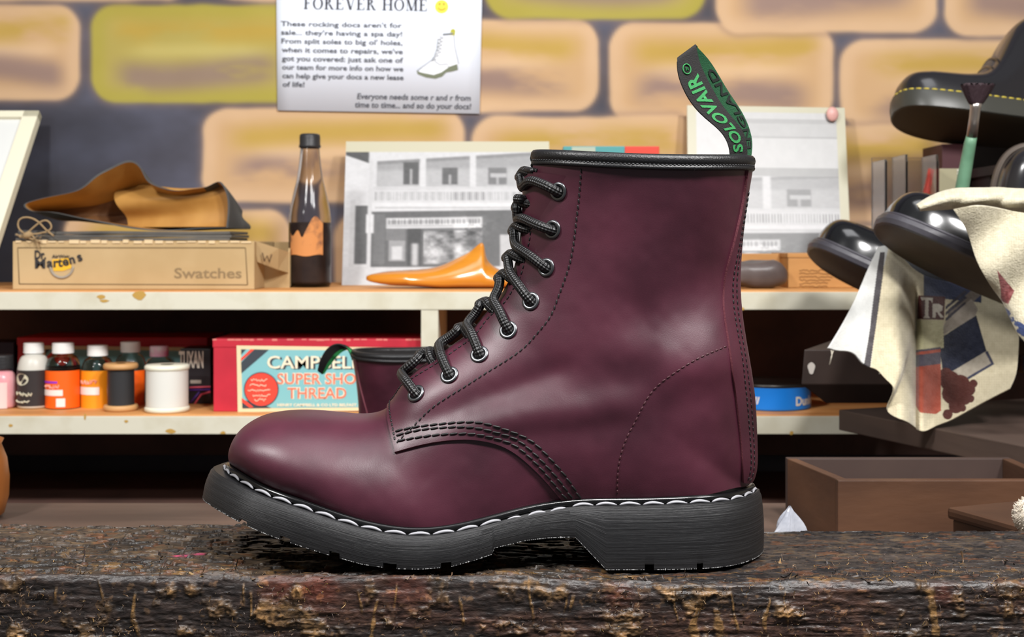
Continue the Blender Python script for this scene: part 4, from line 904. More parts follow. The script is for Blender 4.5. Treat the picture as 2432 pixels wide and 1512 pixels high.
PRN = mat('glossy_print', attr=True, rough=0.35, spec=0.5); BOARD = mat('cream_mount_board', (226, 220, 192), 0.6)
def leaning_print(name, TLp, TRp, BLp, BRp, fn, label, nx=240, ny=190, gain=0.66):
    t = np.linspace(0, 1, nx)[None, :, None]; s = np.linspace(0, 1, ny)[:, None, None]
    a, b, c_, d = (np.array(q) for q in (TLp, TRp, BLp, BRp)); Gp = (a*(1-t)+b*t)*(1-s)+(c_*(1-t)+d*t)*s
    root = thing(name, (Vector(BLp)+Vector(BRp))/2, label, 'photograph')
    xx, yy = np.meshgrid(np.linspace(0, 1, nx), np.linspace(0, 1, ny)); nn = np.cross(b-a, c_-a); nn /= np.linalg.norm(nn); nn = nn if nn[1] > 0 else -nn
    link('print', fastgrid('print', Gp-nn*0.0002, lin(np.clip(fn(xx, yy), 0, 255))*gain), PRN, root, smooth=False)
    k = MB(); f = [Vector(q) for q in (TLp, TRp, BRp, BLp)]; bk = [q+Vector(nn)*0.005 for q in f]; k.add(f+bk, [(3, 2, 1, 0), (4, 5, 6, 7), (0, 1, 5, 4), (1, 2, 6, 5), (2, 3, 7, 6), (3, 0, 4, 7)])
    k.build('backing_board', BOARD, root, smooth=False); return root
def onshelf(u, Y, z=ZU): return Vector(((u-CX)/FPX*Y, Y, z))
a = P(822, 336, 1.79); b = P(1304, 336, 1.79)
leaning_print('shop_photograph', a, b, onshelf(812, 1.70), onshelf(1310, 1.70), facade, 'wide black and white shop-front photograph leaning behind the brown glass bottle and wooden shoe last')
def facade2(x, y):
    xx = 0.33+x*0.60; yy = np.where(y < .40, y/.40*.10, .10+(y-.40)/.60*.74); c = facade(xx, np.maximum(yy, .078))
    g2 = 236-((y > .07)*(y < .10))*30-((y > .17)*(y < .185))*36-((y > .35)*(y < .40))*44-((y > .10)*(y < .17))*14+np.zeros_like(x)
    left = (x < .30)*(y < .40); g2 = np.where(left, 244, g2)
    sky = (y < .40)[..., None]; c = np.where(sky, np.stack([g2-12]*3, -1)+(fbm(x*30, y*30, 3)[..., None]-.5)*10, c*0.92+14)
    m = ((x < .055)|(x > .945)|(y < .035))[..., None]; return np.where(m, np.array([226, 221, 190]), c)
a = P(1632, 250, 1.80); b = P(2006, 256, 1.80); b.z = P(2006, 256, 1.80).z
leaning_print('shop_photograph', a, b, onshelf(1636, 1.745), onshelf(2024, 1.745), facade2, 'tall cream-bordered shop-front photograph leaning on the wall behind the pull loop of the big boot', gain=0.58)
k = MB(); cc = P(1977, 271, 1.79); k.ell(cc, (0, 0.004, 0), (0.0085, 0, 0.001), (-0.001, 0, 0.0105), 20, 8)
o = k.build('pink_tag', mat('pink_plastic', (214, 164, 156), 0.4)); tag(o, 'small pink round tag pinned on the top corner of the tall photograph', 'tag')

# ---- cream frame leaning at far left
fr = thing('picture_frame', onshelf(-300, 1.64), 'cream picture frame leaning at the left end of the upper shelf', 'frame')
TRf = P(93, 262, 1.79); BRf = onshelf(-44, 1.615, ZU+0.001); Wd = Vector((-0.40, 0, 0)); FM = mat('cream_frame_paint', (232, 228, 204), 0.45)
upv = (TRf-BRf); nn = Vector((-1, 0, 0)).cross(upv).normalized(); nn = nn if nn.y < 0 else -nn
def fbar(name, p0, p1, wv, th=0.014):
    k = MB(); q = [p0, p1, p1+wv, p0+wv]; k.add(q+[z-nn*th for z in q], [(0, 1, 2, 3), (7, 6, 5, 4), (0, 4, 5, 1), (1, 5, 6, 2), (2, 6, 7, 3), (3, 7, 4, 0)]); k.build(name, FM, fr, smooth=False, fixn=True, bevel=0.001)
uu = upv.normalized(); xx_ = Vector((-1, 0, 0))
fbar('frame_bar', BRf, TRf, xx_*0.022); fbar('frame_bar', TRf-uu*0.012, TRf-uu*0.012+Wd, uu*0.012); fbar('frame_bar', BRf, BRf+Wd, uu*0.014); fbar('frame_bar', BRf+Wd, TRf+Wd, xx_*0.022)
k = MB(); q = [BRf, BRf+Wd, TRf+Wd, TRf]; q = [z-nn*0.006 for z in q]; k.add(q, [(0, 1, 2, 3)]); k.build('mount', mat('white_mount', (224, 226, 224), 0.2), fr, smooth=False)
k = MB(); i1 = [BRf+xx_*0.052+uu*0.04, BRf+Wd-xx_*0.03+uu*0.04, TRf+Wd-xx_*0.03-uu*0.03, TRf+xx_*0.052-uu*0.03]; k.add([z-nn*0.0055 for z in i1], [(0, 1, 2, 3)]); k.build('grey_picture', mat('grey_picture', (142, 144, 144), 0.15, c2=(178, 180, 180), nscale=9), fr, smooth=False)

# ---- swatch box with twine, leather on top
YB1 = 1.535
sb = thing('cardboard_box', onshelf(317, YB1+0.06), 'long flat kraft cardboard swatch box tied with twine on the upper shelf', 'box')
a = P(30, 565, YB1); b = P(604, 571, YB1)
bx1 = box_obj('body', (a.x, YB1, ZU+0.0002), (b.x, YB1+0.13, a.z-0.004), CARD, sb, bevel=0.001)
k = MB(); rr = random.Random(4)
for q in range(22):
    x = a.x+0.004+(b.x-a.x-0.02)*q/21; k.box((x, YB1-0.0012, a.z-0.0052-rr.uniform(0, .0016)), (x+rr.uniform(.006, .013), YB1+0.004, a.z-0.0034+rr.uniform(-.0006, .0016)))
k.build('torn_edge', mat('torn_card', (214, 188, 148), 0.9), bx1, smooth=False)
k = MB(); LN = 0.0005
for p0, p1 in (((42,588),(583,588)), ((42,588),(46,674)), ((583,588),(588,676)), ((46,674),(588,676))): k.tube([P(*p0, YB1)-Vector((0, .0004, 0)), P(*p1, YB1)-Vector((0, .0004, 0))], LN, 4)
k.build('printed_border', mat('brown_line', (112, 92, 62), 0.8), bx1)
Xd = Vector((1, 0, 0)); Zd = Vector((0, 0, 1)); S1 = YB1/FPX
k = MB(); add_text(k, 'Swatches', P(414, 660, YB1), Xd, Zd, 34*S1, width=160*S1, bold=0.018); k.build('printed_word', mat('grey_brown_ink', (132, 110, 78), 0.8), bx1, smooth=False)
k = MB(); add_text(k, 'Dr.', P(83, 614, YB1), Xd, Zd, 28*S1, width=27*S1, bold=0.035, lift=0.0012)
Xt = Vector((0.98, 0, 0.13)); add_text(k, 'M', P(84, 636, YB1), Xd, Zd, 30*S1, width=24*S1, bold=0.035, lift=0.0012)
for ch, u, v, r in (('a', 112, 634, 0), ('r', 127, 634, .03), ('t', 139, 633, .06), ('e', 150, 631, .12), ('n', 166, 627, .25), ('s', 187, 621, .38)):
    add_text(k, ch, P(u, v, YB1), Vector((math.cos(r), 0, math.sin(r))), Vector((-math.sin(r), 0, math.cos(r))), 31*S1, bold=0.03, lift=0.0012)
add_text(k, 'AirWair', P(124, 612, YB1), Xd, Zd, 11*S1, width=42*S1, bold=0.02, lift=0.0012)
k.build('printed_logo_text', mat('black_print', (44, 42, 44), 0.8), bx1, smooth=False)
k = MB(); c0 = P(147, 632, YB1); k.tube([c0+Vector((math.cos(t), 0, math.sin(t)))*27*S1-Vector((0, .0004, 0)) for t in np.linspace(math.pi*1.02, math.pi*1.98, 24)], 0.0016, 5); k.build('logo_ring', mat('grey_print', (150, 142, 130), 0.8), bx1)
k = MB(); flatpoly(k, [(124,616),(168,612),(170,636),(150,643),(128,643)], YB1, 0.0007); k.build('logo_patch', mat('yellow_print', (224, 172, 40), 0.8), bx1, smooth=False)
TW_ = mat('hemp_twine', (158, 132, 96), 0.95, bump=0.8, bscale=900)
k = MB(); yt = YB1-0.004
for pth in ([(60,556),(44,540),(46,522),(66,516),(90,526),(108,544),(128,560)], [(62,556),(84,536),(112,524),(122,540),(104,552),(74,556)], [(46,562),(70,566),(96,574)], [(70,552),(86,572),(92,590)], [(60,556),(50,560),(38,556)]):
    k.tube([P(u, v, yt) for u, v in cspline(pth, 24)], 0.0011, 6)
k.ell(P(66, 558, yt), (0.006, 0, 0.001), (0, .004, 0), (0, 0, 0.0045), 10, 6)
for q in range(26): p0 = P(60+rr.uniform(-14, 40), 556+rr.uniform(-6, 16), yt); k.tube([p0, p0+Vector((rr.uniform(-.006, .006), -.002, rr.uniform(-.006, .003)))], 0.0003, 3)
k.build('twine_bow', TW_, sb)
# leather fold on the box
LO = mat('grey_suede_back', (84, 84, 82), 0.95, c2=(66, 66, 66), nscale=20); LT = mat('tan_leather_face', (196, 150, 82), 0.5, c2=(160, 112, 52), nscale=9, spec=0.3)
zt1 = a.z-0.0035
st_ = thing('leather_stack', (P(300, 0, 1.59).x, 1.60, zt1), 'folded stack of dark grey leather sheets lying on the swatch box', 'leather')
for q, (pu0, pu1, v0, v1) in enumerate(((42, 548, 558, 566), (40, 552, 549, 557), (48, 549, 541, 549))):
    z0 = zt1+0.0003+q*0.0040; k = MB(); n_ = 30; rows = []
    for f in np.linspace(0, 1, n_):
        x = P(pu0+(pu1-pu0)*f, 0, YB1+0.012).x; w = 0.0006*math.sin(f*9+q*2)+0.0012*math.exp(-(f/0.12)**2)*q; th = 0.0032
        rows.append([(x, YB1+0.006, z0+max(0, w)), (x, YB1+0.11, z0+max(0, w)), (x, YB1+0.11, z0+max(0, w)+th), (x, YB1+0.006, z0+max(0, w)+th)])
    k.grid(rows, closed_v=True); k.f += [(0, 1, 2, 3), tuple(4*(n_-1)+z for z in (3, 2, 1, 0))]; k.mi += [0, 0]; k.build('sheet', mat('charcoal_leather', (70, 68, 66), 0.7, c2=(92, 88, 82), nscale=30), st_, smooth=False, fixn=True)
ft = thing('leather_roll', (P(300, 0, 1.6).x, 1.60, zt1+0.024), 'curled tan leather sheet with grey back lying open on the grey leather stack', 'leather')
front = cspline([(540,541),(470,543),(400,548),(302,541),(240,528),(180,516),(110,503),(66,498),(56,487),(72,478),(110,468),(150,460),(192,446),(226,418),(262,398),(312,381),(334,396),(350,424),(380,442),(420,452),(462,448),(500,440),(522,431),(538,450),(545,480),(544,515),(541,541)], 150)
rows = []; t_ = np.linspace(0, 1, 14)
for (u, v) in front:
    r_ = []
    for t in t_:
        Y = YB1+0.012+0.105*t; p = P(u, v, YB1+0.012); zb_ = zt1+0.0150
        sag = (p.z-zb_); wv = 0.10*t*math.sin(u*0.02+t*3)
        xx = p.x+0.006*t*math.sin(v*0.05); zz = zb_+sag*(1-0.50*t-wv*0.4)
        r_.append((xx, Y, zz))
    rows.append(r_)
R_ = np.array(rows); cen = R_.mean(0, keepdims=True); inn = cen-R_; inn[..., 1] = 0; inn /= np.linalg.norm(inn, axis=2, keepdims=True)+1e-9
k = MB(); k.grid(R_); k.grid(np.stack([R_[:, 0], (R_+inn*0.0022)[:, 0]], 1)); k.build('suede_back', LO, ft)
k = MB(); k.grid(R_+inn*0.0022, flip=True); k.build('tan_face', LT, ft)
lc = cspline([(352,438),(300,444),(272,460),(280,490),(300,515),(304,539)], 40); rc_ = cspline([(528,438),(540,460),(545,490),(544,515),(540,538)], 40); rows = []
for q in range(40):
    r_ = []
    for t in np.linspace(0, 1, 40):
        u = lc[q][0]*(1-t)+rc_[q][0]*t; v = lc[q][1]*(1-t)+rc_[q][1]*t+(9*math.sin(t*math.pi)*(1-q/39)); f = q/39
        r_.append(tuple(P(u, v, YB1+0.030+0.035*(1-t)**2+0.014*math.sin(f*7+t*4)*(1-t)*math.sin(f*math.pi))))
    rows.append(r_)
k = MB(); k.grid(rows); o = k.build('inner_fold', LT, ft)
k = MB(); bk_ = [tuple(q) for q in R_[:, 9]]; cb2 = np.array(bk_).mean(0); k.v = bk_+[tuple(cb2+np.array([0, .03, 0]))]; nb = len(bk_)
for q in range(nb-1): k.f.append((q, q+1, nb)); k.mi.append(0)
k.build('inner_shadow_side', mat('shaded_leather_inside', (98, 66, 48), .6, c2=(126, 86, 50), nscale=14), ft)  # closes the roll; its inner shade is put into the dark brown
# second small cardboard box
b2 = thing('cardboard_box', onshelf(648, 1.62), 'small open cardboard box between the swatch box and the brown bottle', 'box')
xa, xb = P(606, 0, 1.60).x, P(688, 0, 1.60).x
k = MB(); zt2 = P(0, 574, 1.60).z
for q in (((xa, 1.60, ZU), (xb, 1.602, zt2-0.012)), ((xa, 1.602, ZU), (xa+0.002, 1.70, zt2)), ((xb-0.002, 1.602, ZU), (xb, 1.70, zt2-0.008)), ((xa, 1.70, ZU), (xb, 1.702, zt2)), ((xa, 1.602, ZU), (xb, 1.70, ZU+0.002))): k.box(*q)
k.build('body', CARD, b2, smooth=False)
k = MB(); k.add([P(604, 571, 1.545), P(662, 590, 1.575), P(686, 598, 1.60), P(686, 648, 1.60), P(660, 640, 1.58), P(612, 622, 1.55)], [(5, 4, 1, 0), (4, 3, 2, 1)]); fl = k.build('flap', CARD, b2, smooth=False); so = fl.modifiers.new('t', 'SOLIDIFY'); so.thickness = 0.0015
k = MB(); k.tube([P(623, 600, 1.549), P(628, 620, 1.551), P(634, 607, 1.553), P(640, 622, 1.556), P(645, 604, 1.557)], 0.0009, 5); k.build('marker_letter', mat('brown_marker', (84, 62, 40), 0.8), fl)
# ---- glass bottle
YBt = 1.625; SB = YBt/FPX; bo_ = thing('glass_bottle', onshelf(736, YBt), 'old brown glass drinks bottle with black cap and peeling orange label', 'bottle')
GL = mat('smoky_brown_glass', (200, 192, 186), 0.12, trans=1.0, ior=1.25, spec=0.6); 
zv = lambda v: P(0, v, YBt).z-ZU
prof = [(0, .0005), (46, .0005), (50, .004)]+[(r, zv(v)) for v, r in ((660, 50), (600, 50), (540, 50), (510, 49), (490, 46), (470, 41.5), (450, 37), (430, 32), (410, 28.5), (390, 26), (370, 24), (352, 22.5))]
bp = [(r*SB, z) for r, z in prof]; bp2 = cspline(bp[2:], 50).tolist(); bx_ = onshelf(736, YBt)
k = MB(); k.lathe(bp[:2]+bp2, bx_, 48); k.build('glass', GL, bo_)
liq = [(0, .002)]+[(max(0, r-2.2*SB), z+0.0015) for r, z in bp2 if z < zv(528)]; liq.append((0, liq[-1][1]))
k = MB(); k.lathe(liq, bx_, 40); k.build('contents', mat('dark_brown_liquid', (46, 36, 36), 0.35, c2=(70, 56, 52), nscale=50), bo_)
k = MB(); k.lathe([(21*SB, zv(353)), (26*SB, zv(350)), (26*SB, zv(346)), (24.5*SB, zv(343)), (24.5*SB, zv(326)), (23.5*SB, zv(320)), (20*SB, zv(318)), (0, zv(318))], bx_, 40); k.build('cap', mat('black_cap', (40, 40, 42), 0.45, bump=0.3, bscale=300), bo_)
def wrap(c, r, a0, a1, z0, z1, n=24, nz=2):
    return [[(c.x+r*math.sin(a0+(a1-a0)*i/n), c.y-r*math.cos(a0+(a1-a0)*i/n), c.z+z0+(z1-z0)*j/nz) for j in range(nz+1)] for i in range(n+1)]
k = MB(); rows = []
for i in range(33):
    t = i/32; an = -0.95+1.75*t; lo_ = zv(606-2*math.sin(t*9)); ve = 552-30*sstep(.35, .7, t)+8*math.sin(t*14)+18*math.exp(-((t-.42)/.08)**2)
    rows.append([(bx_.x+50.6*SB*math.sin(an), bx_.y-50.6*SB*math.cos(an), ZU+lo_+(zv(ve)-lo_)*j/8) for j in range(9)])
k.grid(rows); k.build('label', mat('peeling_orange_label', (196, 130, 74), 0.8, c2=(120, 78, 56), nscale=60, mixpos=(0.5, 0.68)), bo_)
# ---- wooden last
def loft_x(k, secs, seg=28, n=60):
    """secs: (x, y, z_bottom, z_top, half_width, power_top)"""
    S = cspline(np.array(secs), n, np.linspace(0, 1, len(secs))); rows = []
    for x, y, zb_, zt_, w, pw in S:
        w = max(w, 1e-4); zt_ = max(zt_, zb_+1e-4); r_ = []
        for q in range(seg):
            a = 2*math.pi*q/seg; ca, sa = math.cos(a), math.sin(a); h = (zt_-zb_); lowh = zb_+h*min(.42, 0.006/h if h > .02 else .42)
            r_.append((x, y-w*np.sign(ca)*abs(ca)**(0.8 if sa < 0 else pw), lowh+((zt_-lowh) if sa > 0 else (lowh-zb_))*np.sign(sa)*abs(sa)**(0.9 if sa > 0 else 0.7)))
        rows.append(r_)
    o = len(k.v); k.grid(rows, closed_v=True, flip=True); k.f += [tuple(o+q for q in range(seg)), tuple(o+(n-1)*seg+q for q in reversed(range(seg)))]; k.mi += [0, 0]
YL = 1.585; k = MB(); pz = lambda v: P(0, v, YL).z; pxx = lambda u: P(u, 0, YL).x; zsh = ZU+0.0004
loft_x(k, [(pxx(870), YL, pz(664), pz(656), .001, 1), (pxx(885), YL, pz(670), pz(650), .010, 1), (pxx(930), YL, pz(677), pz(643), .020, 1), (pxx(985), YL, zsh+.002, pz(640), .028, 1), (pxx(1040), YL, zsh, pz(632), .030, 1.1), (pxx(1085), YL, zsh, pz(613), .029, 1.5), (pxx(1120), YL, zsh, pz(594), .026, 2.1), (pxx(1146), YL, zsh, pz(577), .024, 2.6), (pxx(1156), YL, zsh, pz(612), .024, 1.9), (pxx(1180), YL, zsh, pz(636), .024, 1.3), (pxx(1212), YL, zsh, pz(652), .024, 1), (pxx(1240), YL, zsh, pz(655), .022, 1), (pxx(1262), YL, zsh+.002, pz(664), .010, 1)], n=90)
o = k.build('shoe_last', mat('varnished_orange_wood', (206, 134, 36), 0.25, c2=(178, 106, 24), nscale=12, stretch=(0.3, 1, 3), coat=0.6), fixn=True); tag(o, 'glossy orange wooden shoe last lying on the upper shelf before the shop photograph', 'shoe last')
# ---- teal and red carton behind the boot collar
cb_ = thing('carton', onshelf(1450, 1.74), 'teal and red carton just showing above the big boot collar', 'box')
a = P(1338, 347, 1.70); b = P(1566, 347, 1.70); m_ = P(1484, 347, 1.70).x
box_obj('teal_half', (a.x, 1.70, ZU+.0003), (m_, 1.735, a.z), mat('teal_print', (72, 146, 148), 0.5), cb_, bevel=0.001); box_obj('red_half', (m_, 1.70, ZU+.0003), (b.x, 1.735, a.z), mat('red_print', (206, 62, 44), 0.5), cb_, bevel=0.001)
k = MB(); q0 = P(1358, 349, 1.70); q1 = P(1414, 364, 1.70); k.box((q0.x, 1.6994, q1.z-.05), (q1.x, 1.6999, q0.z)); k.build('pale_label', mat('pale_label', (164, 176, 160), 0.6), cb_, smooth=False)
# ---- wooden boxes and leather lump at right of the upper shelf
PINE = mat('honey_wood', (186, 136, 78), 0.6, c2=(158, 106, 54), nscale=11, stretch=(0.5, 3, 2)); 
wb1 = thing('wooden_tray', onshelf(1790, 1.66), 'shallow honey wood framed tray standing behind the dark leather lump', 'tray')
a = P(1690, 602, 1.64); b = P(1866, 602, 1.64); box_obj('panel', (a.x+.004, 1.646, ZU+.004), (b.x-.004, 1.656, a.z-.004), PINE, wb1)
for q in (((a.x, 1.64, a.z-.012), (b.x, 1.665, a.z)), ((a.x, 1.64, ZU+.0003), (b.x, 1.665, ZU+.010)), ((b.x-.009, 1.64, ZU+.010), (b.x, 1.665, a.z-.012)), ((a.x, 1.64, ZU+.010), (a.x+.009, 1.665, a.z-.012))): box_obj('rail', q[0], q[1], PINE, wb1, bevel=0.001)
wb2 = thing('wooden_box', onshelf(1950, 1.63), 'honey wood box with burnt lettering beside the leather lump on the upper shelf', 'box')
a = P(1872, 601, 1.59); b = P(2048, 601, 1.59); box_obj('body', (a.x, 1.59, ZU+.0003), (b.x, 1.69, a.z-.006), PINE, wb2, bevel=0.001); box_obj('lid', (a.x-.001, 1.589, a.z-.0058), (b.x+.001, 1.691, a.z), PINE, wb2, bevel=0.001)
k = MB()
for q in range(6): squiggle(k, 1898, 1985-q*4, 645+q*7.5, 5, 1.59, 0.0004, th=0.0004)
k.build('burnt_marks', mat('burnt_brown', (122, 82, 44), 0.8), wb2)
k = MB(); c0 = onshelf(1800, 1.575); rows = []
for i in range(29):
    th = math.pi*i/28; r_ = []
    for j in range(48):
        ph = 2*math.pi*j/48; x = -math.cos(th); y = math.sin(th)*math.cos(ph); z = math.sin(th)*math.sin(ph)
        sp = lambda t, p: np.sign(t)*abs(t)**p
        n = float(fbm(np.array(x*1.3+5), np.array(z*1.3+y+2), 3)-.5)
        r_.append((c0.x+sp(x, .75)*.036*(1+.15*n), c0.y+sp(y, .8)*.022, max(ZU+.0003, ZU+.0178+sp(z, .7)*.0175*(1+.5*n)+0.003*(x > .1)*sp(max(z, 0), 1)*math.exp(-((x-.5)/.3)**2))))
    rows.append(r_)
k.grid(rows, closed_v=True); o = k.build('leather_pouch', mat('dark_brown_leather', (92, 82, 80), 0.38, c2=(74, 64, 62), nscale=25, bump=0.3, bscale=120), fixn=True); tag(o, 'lumpy dark brown leather pouch on the upper shelf right of the boot', 'pouch')
# ================================================================== LOWER SHELF
def onlow(u, Y): return onshelf(u, Y, ZL+0.0002)
WCAP = mat('white_ribbed_cap', (232, 232, 228), 0.4)
CLR = mat('clear_bottle_glass', (232, 230, 226), 0.05, trans=1.0, ior=1.3)
def wrap_text(k, txt, c, r, a0, z, size, bold=0.02, width=None):
    v, f = text_verts(txt, 1.0, bold); v = v*size
    v[:, 0] -= v[:, 0].min(); sx = width/v[:, 0].max() if width else 1
    k.add([(c.x+r*math.sin(a0+p[0]*sx/r), c.y-r*math.cos(a0+p[0]*sx/r), c.z+z+p[1]) for p in v], f)
def dye_bottle(u, Y, wpx, vtop, label, body, capm, lab=None, labcol=None, capv=26, shoulder=46, liquid=None, capw=.62, group='small dye bottles on the lower shelf', prints=None, neckr=.52):
    s = Y/FPX; c = onlow(u, Y); R = wpx/2*s; H = P(0, vtop, Y).z-c.z; hc = capv*s; hs = shoulder*s
    root = thing('dye_bottle', c, label, 'bottle', group)
    pr = [(0, .0003), (R*.90, .0003), (R, .0025), (R, H-hc-hs)]+[(R*(neckr+(1-neckr)*math.cos(t)**0.8), H-hc-hs+(hs-.002)*math.sin(t)) for t in np.linspace(.1, 1.50, 12)]+[(R*neckr, H-hc), (R*neckr*.9, H-hc+.001), (0, H-hc+.001)]
    k = MB(); k.lathe(pr, c, 40); k.build('glass' if body is CLR else 'body', body, root)
    if liquid:
        lm, frac = liquid; zl = (H-hc)*frac; q = [(0, .002)]+[(max(0, r-.0012), z+.0012) for r, z in pr[1:-2] if z < zl]; q.append((np.interp(zl, [z for r, z in pr[2:-2]], [r for r, z in pr[2:-2]])-.0012, zl)); q.append((0, zl)); k = MB(); k.lathe(q, c, 36); k.build('liquid', lm, root)
    rc = R*capw; k = MB(); cp = [(rc*.98, H-hc+.0008)]
    for z in np.linspace(0.06, .92, 9): cp.append((rc*(1.0-.025*math.sin(z*26)), H-hc+hc*z))
    cp += [(rc*.93, H), (0, H+.0002)]; k.lathe(cp, c, 36); k.build('cap', capm, root)
    if lab:
        v0, v1, a0, a1 = lab; k = MB(); z0 = P(0, v1, Y).z-c.z; z1 = P(0, v0, Y).z-c.z; k.grid(wrap(c, R+.0003, a0, a1, z0, z1, 28, 2)); lb = k.build('label', labcol, root)
        if prints:
            for nm, m_, fn in prints:
                k = MB(); fn(k, c, R+.0006, s); k.build(nm, m_, lb, smooth=False)
    return root
def scrawl(a0, a1, v, h, Y, th=.0005):
    def f(k, c, r, s):
        n_ = int((a1-a0)*r/s/2.2); rr_ = random.Random(int(v*3+a0*100)); k.tube([(c.x+(r+.0003)*math.sin(a), c.y-(r+.0003)*math.cos(a), P(0, v, Y).z+rr_.uniform(-.5, .5)*h*s) for a in np.linspace(a0, a1, max(4, n_))], th, 4)
    return f
def patch(a0, a1, v0, v1, Y): return lambda k, c, r, s: k.grid(wrap(c, r+0.0002, a0, a1, P(0, v1, Y).z-c.z, P(0, v0, Y).z-c.z, 12, 1))
ORG = mat('orange_label', (246, 98, 14), 0.5); YOR = mat('amber_label', (246, 150, 24), 0.5); WLB = mat('white_label_print', (240, 226, 220), 0.6); DKL = mat('black_label', (46, 40, 40), 0.5); CRL = mat('cream_label_print', (206, 202, 178), 0.6); PUR = mat('purple_print', (150, 50, 190), 0.6); SAL = mat('salmon_print', (250, 170, 150), 0.6); INKG = mat('grey_label_ink', (140, 130, 124), 0.7)
BLKLIQ = mat('black_dye', (22, 20, 18), 0.15); MILK = mat('milky_liquid', (206, 204, 194), 0.35)
Yb = 1.565
def oval(k, c, r, s):
    n_ = 28; pts = []
    for q in range(n_):
        t = 2*math.pi*q/n_; a = -0.45+0.50*math.cos(t); z = P(0, 897, Yb).z-c.z+14*s*math.sin(t); pts.append((c.x+(r+.0002)*math.sin(a), c.y-(r+.0002)*math.cos(a), c.z+z))
    k.add(pts, [tuple(reversed(range(n_)))])
dye_bottle(80, Yb, 74, 813, 'white-shouldered bottle with black oval-logo label, left of the orange bottles', MILK, WCAP, (876, 960, -1.45, 1.3), DKL, shoulder=50, prints=[('oval_logo', CRL, oval), ('print_line', CRL, scrawl(-.95, .25, 932, 9, Yb, .0009)), ('print_line', CRL, scrawl(-.95, .12, 950, 9, Yb, .0009))])
dye_bottle(150, Yb, 80, 813, 'black dye bottle with bright orange label and white cap, second from the pink bottle', CLR, WCAP, (877, 965, -1.5, 1.5), ORG, liquid=(BLKLIQ, .72), prints=[('purple_line', PUR, patch(-1.3, .02, 901, 906, Yb)), ('print_line', SAL, scrawl(-.95, .10, 914, 9, Yb, .0010)), ('white_strip', WLB, patch(-1.4, .32, 921, 935, Yb)), ('white_square', WLB, patch(-.05, .45, 941, 961, Yb))])
dye_bottle(232, 1.575, 76, 819, 'amber-labelled dye bottle partly hidden by the black thread spool', CLR, WCAP, (877, 966, -1.5, 1.3), YOR, liquid=(mat('brown_dye', (70, 52, 44), .2), .5), prints=[('print_line', SAL, scrawl(-.85, .25, 903, 11, 1.575, .0010)), ('white_strip', WLB, patch(-1.4, .4, 915, 933, 1.575))])
dye_bottle(310, 1.60, 74, 811, 'orange-labelled dye bottle standing directly behind the black thread spool', CLR, WCAP, (877, 966, -1.5, 1.5), ORG, liquid=(mat('brown_dye', (70, 52, 44), .2), .5))
dye_bottle(378, 1.605, 70, 821, 'clear dye bottle with pink-splashed cap behind the white thread spool', CLR, mat('pink_splashed_cap', (236, 150, 196), 0.4, c2=(232, 222, 226), nscale=70), shoulder=40)
dye_bottle(4, 1.565, 66, 842, 'pink bottle with black cap at the left end of the lower shelf', mat('pink_bottle', (226, 150, 158), .25, c2=(236, 176, 180), nscale=30), mat('black_cap', (40, 40, 42), 0.45), (905, 966, -.8, .75), mat('pale_pink_label', (226, 200, 196), .6), shoulder=34, capv=34, capw=.8)
o = frontbox('navy_box', -60, 812, 33, 966, 1.68, .05, mat('navy_card', (32, 34, 62), .6), zb=ZL+.0002); tag(o, 'dark navy carton behind the pink bottle on the lower shelf', 'box')
# thread spools
def spool(u, Y, wpx, vtop, label, thread, flange, wpx_core):
    s = Y/FPX; c = onlow(u, Y); H = P(0, vtop, Y).z-c.z; R = wpx/2*s; Rc = wpx_core/2*s; fh = .0068; root = thing('thread_spool', c, label, 'thread spool', 'thread spools on the lower shelf')
    for z in (0, H-fh):
        k = MB(); k.lathe([(R*.3, z), (R*.93, z), (R, z+.0018), (R, z+fh-.0018), (R*.93, z+fh), (R*.3, z+fh)], c, 48); k.build('flange', flange, root)
    k = MB(); n_ = 60; k.lathe([(Rc*.6, fh*.9)]+[(Rc*(1+.006*math.sin(q*2.6)), fh*.95+(H-2*fh*.95)*q/n_) for q in range(n_+1)]+[(Rc*.6, H-fh*.9)], c, 48); k.build('thread', thread, root); return root
spool(287, 1.54, 80, 862, 'wooden spool of black thread in front of the orange-labelled bottles', mat('black_spool_thread', (44, 44, 46), .45), mat('pale_spool_wood', (196, 150, 98), .5), 62)
spool(397, 1.53, 104, 865, 'wide spool of white thread standing beside the black thread spool', mat('white_spool_thread', (216, 214, 206), .55), mat('cream_spool_plastic', (226, 224, 204), .5), 98)
# tuxan carton
tx = thing('polish_carton', onlow(466, 1.63), 'black shoe polish carton with bold white lettering, between white spool and red thread box', 'box')
a = P(428, 828, 1.60); b = P(500, 828, 1.60); box_obj('body', (a.x, 1.60, ZL+.0002), (b.x, 1.65, a.z), mat('black_carton', (34, 30, 34), .4), tx, bevel=.0008)
s_ = 1.60/FPX; k = MB(); add_text(k, 'TUXAN', P(425, 872, 1.60), Xd, Zd, 54*s_, width=58*s_, bold=.03); k.build('white_lettering', mat('off_white_print', (226, 220, 204), .5), tx, smooth=False)
k = MB(); flatpoly(k, [(452,902),(478,902),(478,910),(452,910)], 1.60, .0003); k.build('grey_bar', mat('grey_print', (150, 142, 130), .8), tx, smooth=False)
k = MB(); k.tube([P(450,920,1.5995), P(500,918,1.5995)], .0011, 4); k.tube([P(456,968,1.5995), P(478,936,1.5995), P(500,930,1.5995)], .0013, 4); k.build('pink_lines', mat('coral_print', (236, 96, 120), .5), tx)
k = MB(); k.tube([P(450,926,1.5993), P(499,925,1.5993)], .0014, 4); k.tube([P(452,956,1.5993), P(474,930,1.5993)], .0013, 4); k.build('violet_lines', mat('violet_print', (84, 50, 140), .5), tx)
